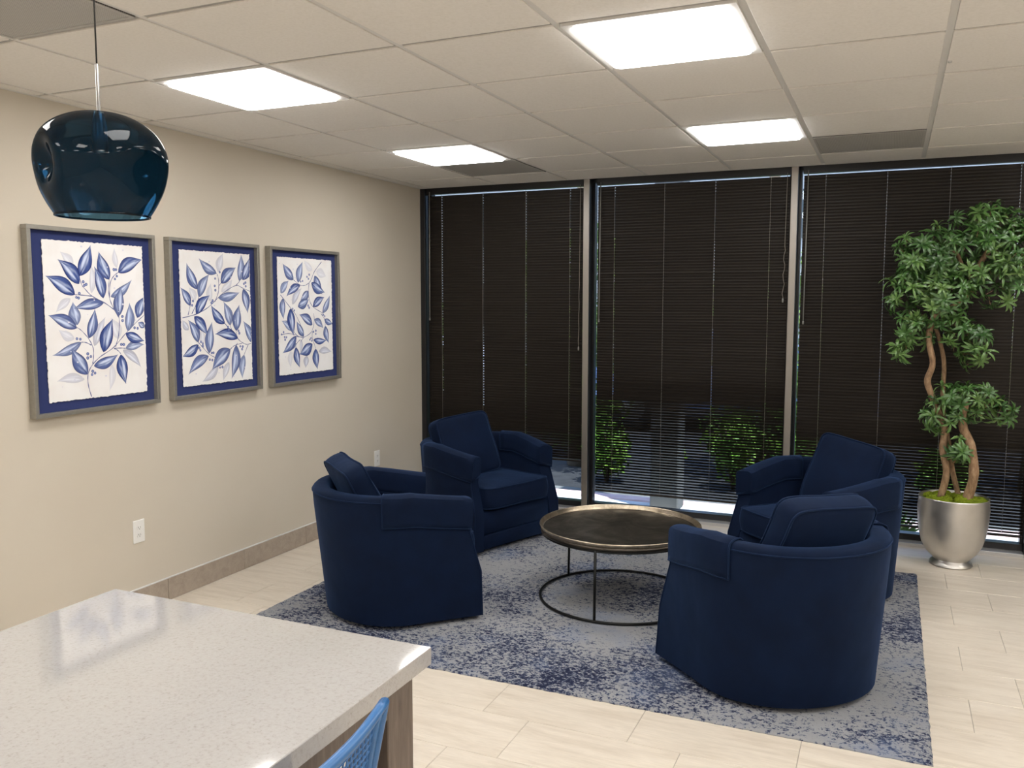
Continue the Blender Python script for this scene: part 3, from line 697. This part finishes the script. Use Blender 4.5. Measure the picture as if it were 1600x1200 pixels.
# ================================================================== RUG
def rug():
    x0,x1,y0,y1 = .60,3.80,-3.02,-.66; nx,ny = 400,300; zt=.012; rnd = random.Random(3)
    v=[];f=[]
    for j in range(ny+1):
        for i in range(nx+1):
            x=x0+(x1-x0)*i/nx; y=y0+(y1-y0)*j/ny; ed=(i in (0,nx)) or (j in (0,ny))
            z=.0085 + .0032*noise.noise(Vector((x*34,y*34,0))) + rnd.uniform(-.0008,.0008)
            if ed: z=.003; x+=.004*noise.noise(Vector((x*25,y*25,5))); y+=.004*noise.noise(Vector((x*25,y*25,9)))
            v.append((x,y,z))
    for j in range(ny):
        for i in range(nx): k=j*(nx+1)+i; f.append((k,k+1,k+nx+2,k+nx+1))
    b=[k for k in range(nx+1)]+[j*(nx+1)+nx for j in range(1,ny+1)]+[ny*(nx+1)+i for i in range(nx-1,-1,-1)]+[j*(nx+1) for j in range(ny-1,0,-1)]
    k0=len(v); v+=[(v[q][0],v[q][1],.0003) for q in b]; n=len(b)
    f+=[(b[i],k0+i,k0+(i+1)%n,b[(i+1)%n]) for i in range(n)]+[tuple(range(k0,k0+n))[::-1]]
    o=MB().add(v,f,True).build('area_rug', M['rug'], recalc=False)
    tag(o,'mottled navy, grey and cream area rug under the four armchairs','rug')
rug()

# ================================================================== ARMCHAIR
SH = dict(at=.375,vt=.32,b=.427,d=.40, ab=.42,vf=.365,bb=.405,db=.335, ht=.635,hb=.688)
def outline(z, off=0.0, extra_front=0.0):
    t=min(1,max(0,(z-.03)/.6)); L=lambda a,b_: a+(b_-a)*t
    at,b,d=L(SH['ab'],SH['at']),L(SH['bb'],SH['b']),L(SH['db'],SH['d'])
    if z<.26: vt=SH['vf']
    elif z<.47: vt=SH['vf']+(SH['vt']-.012-SH['vf'])*((z-.26)/.21)
    else: vt=SH['vt']-.012+.012*min(1,(z-.47)/.12)
    vt+=extra_front
    P=[]
    for k in range(13):
        s=k/12; P.append((-at+(at-b)*s*(2-s), vt*(1-s)))
    for k in range(1,24):
        a=PI*k/24; P.append((-b*math.cos(a), -d*math.sin(a)))
    P+= [(-u,v_) for u,v_ in P[:13][::-1]]
    if off:
        n=len(P); Q=[]
        for i in range(n):
            a=P[max(0,i-1)];c_=P[min(n-1,i+1)]; dx,dy=c_[0]-a[0],c_[1]-a[1]; l=math.hypot(dx,dy)
            Q.append((P[i][0]-dy/l*off, P[i][1]+dx/l*off))   # inward for positive off
        P=Q
    return P
NP=len(outline(.1))
def rimz(k):
    v_=outline(.6)[k][1]; return SH['ht']+(SH['hb']-SH['ht'])*min(1,max(0,(SH['vt']-v_)/SH['vt']))
def shell_section(k, TH=.088, grow=0.0, zlo=.032, zin=None, zs=(.032,.09,.15,.20,.26,.33,.40,.47,.53,.59)):
    """closed loop of points at outline index k, outer side up, over the rim, inner side down"""
    r=rimz(k); loop=[]
    def pt(z,off): u,v_=outline(min(z,r),off)[k]; return (u,v_,z)
    zz=[z for z in zs if z>=zlo-1e-6 and z<r-.03]
    for z in zz: loop.append(pt(z,-grow))
    loop+= [pt(r-.026+grow*.3,-grow-.001),pt(r-.012+grow,-grow+.004),pt(r-.003+grow,.014),pt(r+grow,.032),pt(r+grow,TH-.032),pt(r-.003+grow,TH-.014),pt(r-.012+grow,TH-.004+grow),pt(r-.026+grow*.3,TH+.001+grow)]
    zi = zz if zin is None else [z for z in zs if z>=zin-1e-6 and z<r-.03]
    for z in zi[::-1]: loop.append(pt(z,TH+grow))
    return loop
def armchair():
    e=empty('armchair',(0,0,0)); V=M['velvet']
    secs=[shell_section(k) for k in range(NP)]; n=len(secs[0])
    v=[p for s in secs for p in s]; f=[]
    for k in range(NP-1):
        for j in range(n): f.append((k*n+j,k*n+(j+1)%n,(k+1)*n+(j+1)%n,(k+1)*n+j))
    half=n//2
    for base in (0,(NP-1)*n):
        for j in range(half-1): f.append((base+j,base+j+1,base+n-2-j,base+n-1-j))
    sh=MB().add(v,f,True).build('shell', V, e); shade(sh,50)
    # piping along outer top edge and down both fronts
    pb=MB()
    pb.tube([(lambda p:(p[0],p[1],p[2]))(secs[k][[i for i,q in enumerate(secs[k]) if True][n//2-4]]) for k in range(NP)],.0042,6)
    for base in (0,NP-1):
        s=secs[base]; pb.tube([(p[0],p[1]+.001,p[2]) for p in s[:n//2-3]],.0042,6)
    pb.build('piping', M['velvet_pipe'], sh)
    # front panel with skirt seam
    fp=MB(); fp.box((-.335,-.10,.13),(.335,.352,.285),.012); o=fp.build('front_panel',V,e); shade(o,50)
    sk=MB(); sk.box((-.338,-.10,.034),(.338,.357,.128),.008); shade(sk.build('skirt_band',V,e),50)
    # seat cushion
    def cushion(name,w,d,h,puff,parent,loc,rot=(0,0,0),crown=.0,pipe=True,seed=1,taper=0.0,pinch=.0):
        nx=ny=18; nz=6; r_=random.Random(seed); sx_,sy_,sz_=w/2,d/2,h/2
        pts={}; vv=[]; ff=[]
        def P(i,j,k_):
            key=(i,j,k_)
            if key in pts: return pts[key]
            a,b_,c_=2*i/nx-1,2*j/ny-1,2*k_/nz-1
            # rounded plan corners
            p_=14; 
            rr_=(abs(a)**p_+abs(b_)**p_)**(1/p_) if (a or b_) else 1; mx=max(abs(a),abs(b_)) or 1
            aa,bb_=a*mx/rr_ if rr_ else a, b_*mx/rr_ if rr_ else b_
            ca,cb=max(0,1-abs(a)**2.4),max(0,1-abs(b_)**2.4); th=1-.0*(1-ca*cb)
            z=c_*sz_*(1-puff+puff*(ca*cb)**.7*2.2)
            side=1+.03*(1-c_*c_)*1.0
            x=aa*sx_*side*(1-taper*bb_); y=bb_*sy_*side
            cor=abs(a*b_)**4; x*=1-pinch*cor; y*=1-pinch*cor
            q=Vector((x*5+seed*3,y*5,z*5)); x+=.006*noise.noise(q); z+=.008*noise.noise(q+Vector((3,7,1)))
            pts[key]=len(vv); vv.append((x,y,z)); return pts[key]
        for i in range(nx):
            for j in range(ny):
                ff.append((P(i,j,nz),P(i+1,j,nz),P(i+1,j+1,nz),P(i,j+1,nz))); ff.append((P(i,j,0),P(i,j+1,0),P(i+1,j+1,0),P(i+1,j,0)))
        for k_ in range(nz):
            for i in range(nx):
                ff.append((P(i,0,k_),P(i+1,0,k_),P(i+1,0,k_+1),P(i,0,k_+1))); ff.append((P(i,ny,k_),P(i,ny,k_+1),P(i+1,ny,k_+1),P(i+1,ny,k_)))
            for j in range(ny):
                ff.append((P(0,j,k_),P(0,j,k_+1),P(0,j+1,k_+1),P(0,j+1,k_))); ff.append((P(nx,j,k_),P(nx,j+1,k_),P(nx,j+1,k_+1),P(nx,j,k_+1)))
        o=MB().add(vv,ff,True).build(name,V,parent,at=loc); o.rotation_euler=rot; shade(o,70)
        if pipe:
            pm=MB()
            for k_ in (0,nz):
                ring=[P(i,0,k_) for i in range(nx)]+[P(nx,j,k_) for j in range(ny)]+[P(nx-i,ny,k_) for i in range(nx)]+[P(0,ny-j,k_) for j in range(ny)]
                pm.tube([vv[q] for q in ring],.0050,6,closed=True)
            pm.build('piping',M['velvet_pipe'],o)
        return o
    cushion('seat_cushion',.60,.60,.140,.07,e,(0,.080,.365),seed=2)
    cushion('back_pillow',.47,.44,.125,.22,e,(0,-.155,.632),rot=(math.radians(110),0,0),seed=5,pinch=.03)
    # arm covers
    for s in (0,1):
        ks=list(range(0,16)) ; 
        if s: ks=[NP-1-k for k in ks]
        cs=[shell_section(k,grow=.007,zlo=rimz(k)-.150,zin=rimz(k)-.125,zs=[rimz(k)-.15,rimz(k)-.125,rimz(k)-.10,rimz(k)-.075,rimz(k)-.05]) for k in ks]
        cs=[[(p[0],p[1],p[2]) for p in c_] for c_ in cs]
        # push the first section in front of the arm tip and close it as a front flap
        fl_=[(p[0],p[1]+.008,p[2]) for p in cs[0]]
        n2=len(fl_); vv=[]; ff=[]
        secs2=[fl_]+cs[1:]
        for q in secs2: vv+=q
        r_=random.Random(s)
        for a in range(len(secs2)-1):
            for j in range(n2-1): ff.append((a*n2+j,a*n2+j+1,(a+1)*n2+j+1,(a+1)*n2+j))
        # front flap strips: outer point j with inner point n2-1-j
        for j in range(n2//2-1):
            ff.append((j,j+1,n2-2-j,n2-1-j))
        o=MB().add(vv,ff,True).build('arm_cover',M['velvet'],e); shade(o,45)
        md=o.modifiers.new('thickness','SOLIDIFY'); md.thickness=.007; md.offset=-.3
        hem=MB(); 
        hem.tube([q[0] for q in secs2],.0042,6); hem.tube(secs2[-1],.0042,6); hem.tube([q[-1] for q in secs2],.0042,6)
        hem.build('hem',M['velvet_pipe'],o)
    MB().lathe([(0,.013),(.26,.013),(.27,.018),(.27,.031),(0,.036)],32).build('swivel_base',M['black'],e)
    return e
CH=[(1.17,-2.398,48.3,'navy velvet tub armchair nearest the picture wall, turned sideways with its back to the counter'),
    (1.005,-.940,-20,'navy velvet tub armchair in the window corner, seat and cushion facing the viewer'),
    (3.226,-2.49,134.2,'navy velvet tub armchair in the foreground seen from behind'),
    (3.29,-1.09,228,'navy velvet tub armchair by the windows beside the potted tree')]
c0=armchair()
for i,(x,y,h,lab) in enumerate(CH):
    o=c0 if i==0 else copy_tree(c0)
    o.location=(x,y,0); o.rotation_euler=(0,0,math.radians(h-90))
    for ch in o.children:
        if ch.name.startswith('back_pillow'): r_=random.Random(i+3); ch.rotation_euler=(math.radians(110+(7,0,2,0)[i]),math.radians((0,4,3,-6)[i]),math.radians((2,-3,6,3)[i])); ch.location.z+=(-.02,.01,.022,.01)[i]
    tag(o,lab,'armchair','navy swivel armchairs around the coffee table')

# ================================================================== COFFEE TABLE
e=empty('coffee_table',(2.272,-1.785,.012)); TR=.438; zt=.400
tp=MB().lathe([(0,zt-.010),(TR-.02,zt-.010),(TR-.008,zt-.009),(TR-.004,zt-.004)],96).lathe([(TR-.004,zt-.012),(TR-.02,zt-.016),(0,zt-.018)],96).build('tray_top',M['tray'],e); tp.parent=e
MB().lathe([(TR-.010,zt-.008),(TR-.005,zt+.002),(TR-.002,zt+.012),(TR-.001,zt+.016),(TR+.004,zt+.016),(TR+.006,zt+.012),(TR+.004,zt+.008),(TR-.002,zt-.006),(TR-.016,zt-.008)],96).build('tray_rim',M['rim'],e)
MB().lathe([(TR-.018,zt-.009),(TR+.0005,zt-.006),(TR-.001,zt-.024),(TR-.03,zt-.026),(TR-.018,zt-.009)],96).build('tray_band',M['rim_dark'],e)
ring=[(.440*math.cos(2*PI*k/96),.440*math.sin(2*PI*k/96),.007) for k in range(96)]
MB().tube(ring,.0075,8,closed=True).build('base_ring',M['black'],e)
MB().tube([(.43*math.cos(2*PI*k/96),.43*math.sin(2*PI*k/96),zt-.030) for k in range(96)],.006,8,closed=True).build('top_ring',M['black'],e)
for a in (-90,150,30):
    a=math.radians(a); MB().tube([(.437*math.cos(a),.437*math.sin(a),.008),(.430*math.cos(a),.430*math.sin(a),zt-.02)],.0075,8).build('leg',M['black'],e)
tag(e,'round coffee table with antiqued metal tray top and thin black ring base','coffee table')

# ================================================================== POTTED TREE
def potted():
    cx_,cy_=4.0,-.335; e=empty('potted_tree',(cx_,cy_,0)); L=lambda p:(p[0]-cx_,p[1]-cy_,p[2])
    prof=[(0,.0),(.118,.0),(.124,.006),(.120,.020),(.104,.030),(.100,.038),(.112,.052),(.145,.085),(.172,.135),(.190,.20),(.200,.28),(.203,.36),(.199,.425),(.201,.432),(.197,.436),(.190,.430),(.188,.38),(0,.38)]
    b=MB().lathe(prof,72); vv=[]
    for x,y,z in b.v:
        if .06<z<.43:
            d=.0035*noise.noise(Vector((x*9,y*9,z*7))); r=math.hypot(x,y); x*=1+d/max(r,.01); y*=1+d/max(r,.01)
        vv.append((x,y,z))
    b.v=vv; shade(b.build('silver_pot',M['pot'],e),50)
    # moss mounds
    rnd=random.Random(4); mo=MB()
    for _ in range(70):
        a=rnd.uniform(0,6.28); r=.165*math.sqrt(rnd.random()); c_=Vector((r*math.cos(a),r*math.sin(a),.412+.018*(1-r/.165))); s=rnd.uniform(.024,.042)
        pr_=[(s*math.sin(PI*k/6),-s*.7*math.cos(PI*k/6)) for k in range(7)]
        pr_[0]=(.0005,pr_[0][1]); pr_[-1]=(.0005,pr_[-1][1])
        t=MB().lathe(pr_,10); t.v=[tuple(Vector(q)*(1+.25*noise.noise(Vector(q)*60+c_*20))+c_) for q in t.v]; mo.add(t.v,t.f,True)
    mo.lathe([(.0005,.412),(.186,.400),(.187,.381),(.0005,.381)],24)
    tag(mo.build('moss',M['moss'],e),kind='stuff')
    ys=[-.36,-.28,-.38,-.36,-.33]; R=[(.021,.015),(.016,.012),(.030,.022),(.008,.005),(.016,.010)]
    for i,T_ in enumerate(TRUNKS):
        P=[(q[0],ys[i],q[1]) for q in T_]; n=len(P); Q=[];rs=[]
        for k in range(n-1):
            p0,p1,p2,p3=P[max(0,k-1)],P[k],P[k+1],P[min(n-1,k+2)]
            for s_ in range(5):
                t=s_/5; q=tuple(.5*((2*p1[j])+(-p0[j]+p2[j])*t+(2*p0[j]-5*p1[j]+4*p2[j]-p3[j])*t*t+(-p0[j]+3*p1[j]-3*p2[j]+p3[j])*t**3) for j in range(3))
                u_=(k+t)/(n-1); q=(q[0],q[1]+.02*math.sin(u_*9+i)*min(1,u_*6),q[2]); Q.append(L(q)); rr_=R[i][0]+(R[i][1]-R[i][0])*u_; rs.append(rr_*(1+.12*noise.noise(Vector(q)*22)))
        Q.append(L(P[-1]) if i else Q[-1]); rs.append(rs[-1])
        if i==0: Q=Q[:-1]; rs=rs[:-1]
        b=MB().tube(Q,rs,12)
        b.build('trunk' if i<3 else 'branch',M['bark'],e)
    # rosettes
    def rosette(seed,nl):
        r_=random.Random(seed); v=[];f=[]
        for i in range(nl):
            a=2.4*i+r_.uniform(-.3,.3); el=r_.uniform(-.35,.75) if i<nl*.7 else r_.uniform(.7,1.3); ln=r_.uniform(.052,.085)*(1 if i<nl*.7 else .7); w=r_.uniform(.0065,.0092)
            d=Vector((math.cos(a),math.sin(a),0)); up=Vector((0,0,1)); s_=d.cross(up)
            k0=len(v); prev=Vector((0,0,0))
            for t,wd in ((0,.25),(.3,.8),(.6,1),(.85,.6),(1,.04)):
                e_=el-.55*t*t; p=d*(ln*t*math.cos(e_))+up*(ln*t*math.sin(e_)); 
                v+= [tuple(p-s_*w*wd+up*.0025*wd),tuple(p),tuple(p+s_*w*wd+up*.0025*wd)]
            for q in range(4):
                b_=k0+3*q; f+=[(b_,b_+1,b_+4,b_+3),(b_+1,b_+2,b_+5,b_+4)]
        me=bpy.data.meshes.new('leaf_rosette'); me.from_pydata(v,[],f); me.materials.append(M['leaf']); me.polygons.foreach_set('use_smooth',[True]*len(f)); me.update(); return me
    rm=[rosette(s,n_) for s,n_ in ((1,12),(2,14),(3,11),(4,13),(5,10),(6,15))]
    rnd=random.Random(12); pts=[]
    cw=[c_[2]*c_[3] for c_ in CROWN]; 
    tot=0
    for ci,(x,z,rx,rz) in enumerate(CROWN):
        n_=int(5+rx*rz*640)
        for _ in range(n_):
            d=Vector((rnd.gauss(0,1),rnd.gauss(0,1),rnd.gauss(0,1))).normalized()*(rnd.uniform(.35,1.12)**.6)
            ry=min(.20,(rx+rz)/2)
            p=Vector((x+d.x*(rx*.86),-.35+d.y*ry,z+d.z*rz*.86)); 
            if p.y>-.075: p.y=-.075-rnd.uniform(0,.05)
            pts.append((p,d))
    # the ones facing the room show largest: keep those as parts, the rest joined
    pts.sort(key=lambda q:q[0].y); parts=pts[:300]; others=pts[300:]; tw=MB(); oth=MB()
    for p,d in parts:
        dr=(d+Vector((rnd.uniform(-.5,.5),rnd.uniform(-.9,.1),rnd.uniform(.0,.9)))).normalized()
        o=inst('leaf_rosette',rnd.choice(rm),e,L(p)); o.rotation_euler=dr.to_track_quat('Z','Y').to_euler(); s=rnd.uniform(.78,1.12); o.scale=(s,s,s)
        q=Vector(L(p)); tw.tube([tuple(q-dr*.05),tuple(q)],.0016,4,cap=False)
    for p,d in others:
        dr=(d+Vector((rnd.uniform(-.5,.5),rnd.uniform(-.6,.4),rnd.uniform(.0,.9)))).normalized()
        mt=Matrix.Translation(L(p))@dr.to_track_quat('Z','Y').to_matrix().to_4x4(); s=rnd.uniform(.78,1.12)
        me=rnd.choice(rm); oth.add([tuple(mt@(q.co*s)) for q in me.vertices],[tuple(q.vertices) for q in me.polygons],True)
    tag(oth.build('inner_leaves',M['leaf'],e,recalc=False),kind='stuff'); tag(tw.build('twigs',M['bark'],e,recalc=False),kind='stuff')
    # thin bare wires at top
    tag(e,'artificial tree with twisting bare trunks and leafy crown in a round silver pot','potted plant')
potted()

# ================================================================== COUNTER TABLE, STOOL, PENDANT
e=empty('counter_table',(2.27,-5.9,0)); 
def cb(a,b_,nm,mt,bev=0): return MB().box((a[0]-2.27,a[1]+5.9,a[2]),(b_[0]-2.27,b_[1]+5.9,b_[2]),bev).build(nm,M[mt],e)
o=cb((1.812,-7.2,.872),(2.735,-4.735,.91),'countertop','quartz',.0015)
for (xa,ya) in ((2.60,-4.855),(1.85,-4.855),(2.60,-7.15),(1.85,-7.15)):
    cb((xa,ya,0),(xa+.10,ya+.10,.872),'leg','wood',.002)
cb((2.61,-7.05,.795),(2.699,-4.855,.8715),'apron','wood',.001); cb((1.851,-7.05,.795),(1.94,-4.855,.8715),'apron','wood',.001)
cb((1.95,-4.854,.795),(2.60,-4.77,.8715),'apron','wood',.001); cb((1.95,-7.13,.795),(2.60,-7.06,.8715),'apron','wood',.001)
cb((2.22,-7.05,0.0),(2.26,-4.86,.871),'modesty_panel','wood_dark')
tag(e,'tall counter table with glossy white speckled quartz top and taupe wood frame','table')

def stool():
    e=empty('counter_stool',(2.62,-5.33,0),0)   # sitter faces -x ; back towards +x
    P=M['blue_plastic']; W=.235; zt=.968; zl=.70
    # back surface param: s in -1..1 across (y), t 0..1 up
    def bp(s,t,o=0):
        y=s*(W-.028*(1-t)-.0*t); x=.190+.045*t-.010*s*s+o; z=zl+(zt-zl)*t-.026*(1-abs(s)**3)*t
        return (x,y,z)
    n=28
    rim=[bp(-1+2*k/n,1) for k in range(n+1)]
    b=MB(); path=[bp(-1,k/10) for k in range(10)]+rim+[bp(1,1-k/10) for k in range(1,11)]+[bp(1-2*k/n,0) for k in range(1,n)]
    b.tube(path,.0095,10,closed=True); b.build('back_rim',P,e)
    for sd_ in (-1,1):   # side flanges
        f_=MB(); vs=[]
        for k in range(11):
            t=k/10; a=bp(sd_,t); c_=bp(sd_*.88,t); vs+=[(a[0]-.004,a[1],a[2]),(c_[0]-.004,c_[1],c_[2]),(c_[0]+.004,c_[1],c_[2]),(a[0]+.004,a[1],a[2])]
        fs=[]
        for k in range(10):
            for q in range(4): fs.append((k*4+q,k*4+(q+1)%4,k*4+4+(q+1)%4,k*4+4+q))
        f_.add(vs,fs,True).build('side_flange',P,e)
    # perforated mesh: grid of thin bars with staggered slots
    g=MB(); nx,nz=34,17
    for j in range(nz+1):
        t=.02+.96*j/nz; g.tube([bp(-.88+1.76*k/24,t) for k in range(25)],.0021,5,cap=False)
    for j in range(nz):
        t0,t1=.02+.96*j/nz,.02+.96*(j+1)/nz
        for k in range(nx+1):
            s=-.88+1.76*(k+(.5 if j%2 else 0))/(nx+.5); g.tube([bp(s,t0),bp(s,t1)],.0019,4,cap=False)
    tag(g.build('back_mesh',P,e,recalc=False),kind='stuff')
    # seat
    nx_=16; vs=[];fs=[]
    for z_,of in ((.655,0),(.632,-.006)):
        for j in range(nx_+1):
            for i in range(nx_+1):
                a,c_=2*i/nx_-1,2*j/nx_-1; p_=4; r_=(abs(a)**p_+abs(c_)**p_)**(1/p_) or 1; m_=max(abs(a),abs(c_)) 
                x=a*m_/r_*(.215+of); y=c_*m_/r_*(.22+of); vs.append((x,y,z_+.012*(a*a)*(a>0)+.006*c_*c_-.012*max(0,-a)**3))
    q=(nx_+1)
    for l in (0,1):
        for j in range(nx_):
            for i in range(nx_): k=l*q*q+j*q+i; fs.append((k,k+1,k+q+1,k+q) if l==0 else (k,k+q,k+q+1,k+1))
    bd=[i for i in range(nx_)]+[j*q+nx_ for j in range(nx_)]+[nx_*q+nx_-i for i in range(nx_)]+[(nx_-j)*q for j in range(nx_)]
    for k in range(len(bd)): a,c_=bd[k],bd[(k+1)%len(bd)]; fs.append((a,a+q*q,c_+q*q,c_))
    shade(MB().add(vs,fs,True).build('seat',P,e),50)
    for sd_ in (-1,1):
        MB().tube([(.10,sd_*.17,.635),(.19,sd_*.19,.645),(.235,sd_*.205,.70),(.225,sd_*.215,.80)],.011,8).build('back_support',P,e)
        MB().tube([(.15,sd_*.16,.63),(.21,sd_*.22,.0)],.011,8).build('leg',M['chrome'],e)
        MB().tube([(-.15,sd_*.16,.63),(-.20,sd_*.22,.0)],.011,8).build('leg',M['chrome'],e)
        MB().tube([(.193,sd_*.204,.22),(-.183,sd_*.204,.22)],.008,8).build('footrest',M['chrome'],e)
    MB().tube([(-.183,-.204,.22),(-.183,.204,.22)],.008,8).build('footrest',M['chrome'],e)
    tag(e,'blue plastic counter stool with perforated mesh back at the edge of the counter','stool')
    return e
stl=stool()

def pendant():
    cx_,cy_=2.20,-5.06; e=empty('pendant_lamp',(cx_,cy_,1.806)); K_=.80
    # profile (radius, height above rim) of glass globe
    prof=[(.105,0),(.122,.028),(.140,.066),(.150,.105),(.152,.135),(.146,.165),(.128,.196),(.100,.220),(.066,.236),(.034,.243),(.012,.245)]; prof=[(a*K_,b_*K_) for a,b_ in prof]
    # densify
    P=[]
    for k in range(len(prof)-1):
        p0,p1,p2,p3=prof[max(0,k-1)],prof[k],prof[k+1],prof[min(len(prof)-1,k+2)]
        for s_ in range(4):
            t=s_/4; P.append(tuple(.5*((2*p1[j])+(-p0[j]+p2[j])*t+(2*p0[j]-5*p1[j]+4*p2[j]-p3[j])*t*t+(-p0[j]+3*p1[j]-3*p2[j]+p3[j])*t**3) for j in (0,1)))
    P.append(prof[-1])
    b=MB().lathe(P,96); vv=[]
    # hand blown dimples, at two sides seen from the camera
    cr=Vector((math.cos(.4158),math.sin(.4158),0))
    tc=(Vector((3.606,-6.284,0))-Vector((cx_,cy_,0))).normalized()
    for (x,y,z) in b.v:
        p=Vector((x,y,z)); 
        for dirv,zc,amp,sg in (((-cr*.78+tc*.62).normalized(),.115*K_,.036,.027),((cr*.80+tc*.45).normalized(),.095*K_,.014,.036),((-cr*.2-tc*.98).normalized(),.10*K_,.008,.045)):
            c_=dirv*.15*K_+Vector((0,0,zc)); dd=(p-c_).length; p=p-dirv*amp*math.exp(-dd*dd/(2*sg*sg))
        vv.append(tuple(p))
    b.v=vv; b.build('glass_shade',M['blue_glass'],e)
    rp=[(q[0],q[1],q[2]) for q in vv[:96]]; MB().tube(rp,.0022,6,closed=True).build('shade_lip',M['blue_glass'],e)
    MB().lathe([(.0005,.12),(.012,.12),(.014,.125),(.014,.170),(.010,.190),(.008,.197),(.0032,.199),(.0032,.285),(.0005,.288)],20).build('stem',M['chrome'],e)
    MB().tube([(0,0,.285),(0,0,H-1.806-.02)],.0016,6).build('cable',M['slot'],e)
    MB().lathe([(.0005,H-1.806-.025),(.05,H-1.806-.025),(.06,H-1.806-.015),(.06,H-1.806-.006),(.0005,H-1.806-.006)],32).build('canopy',M['chrome'],e)
    tag(e,'dark blue blown glass globe pendant with side dimples hanging over the counter','lamp')
pendant()
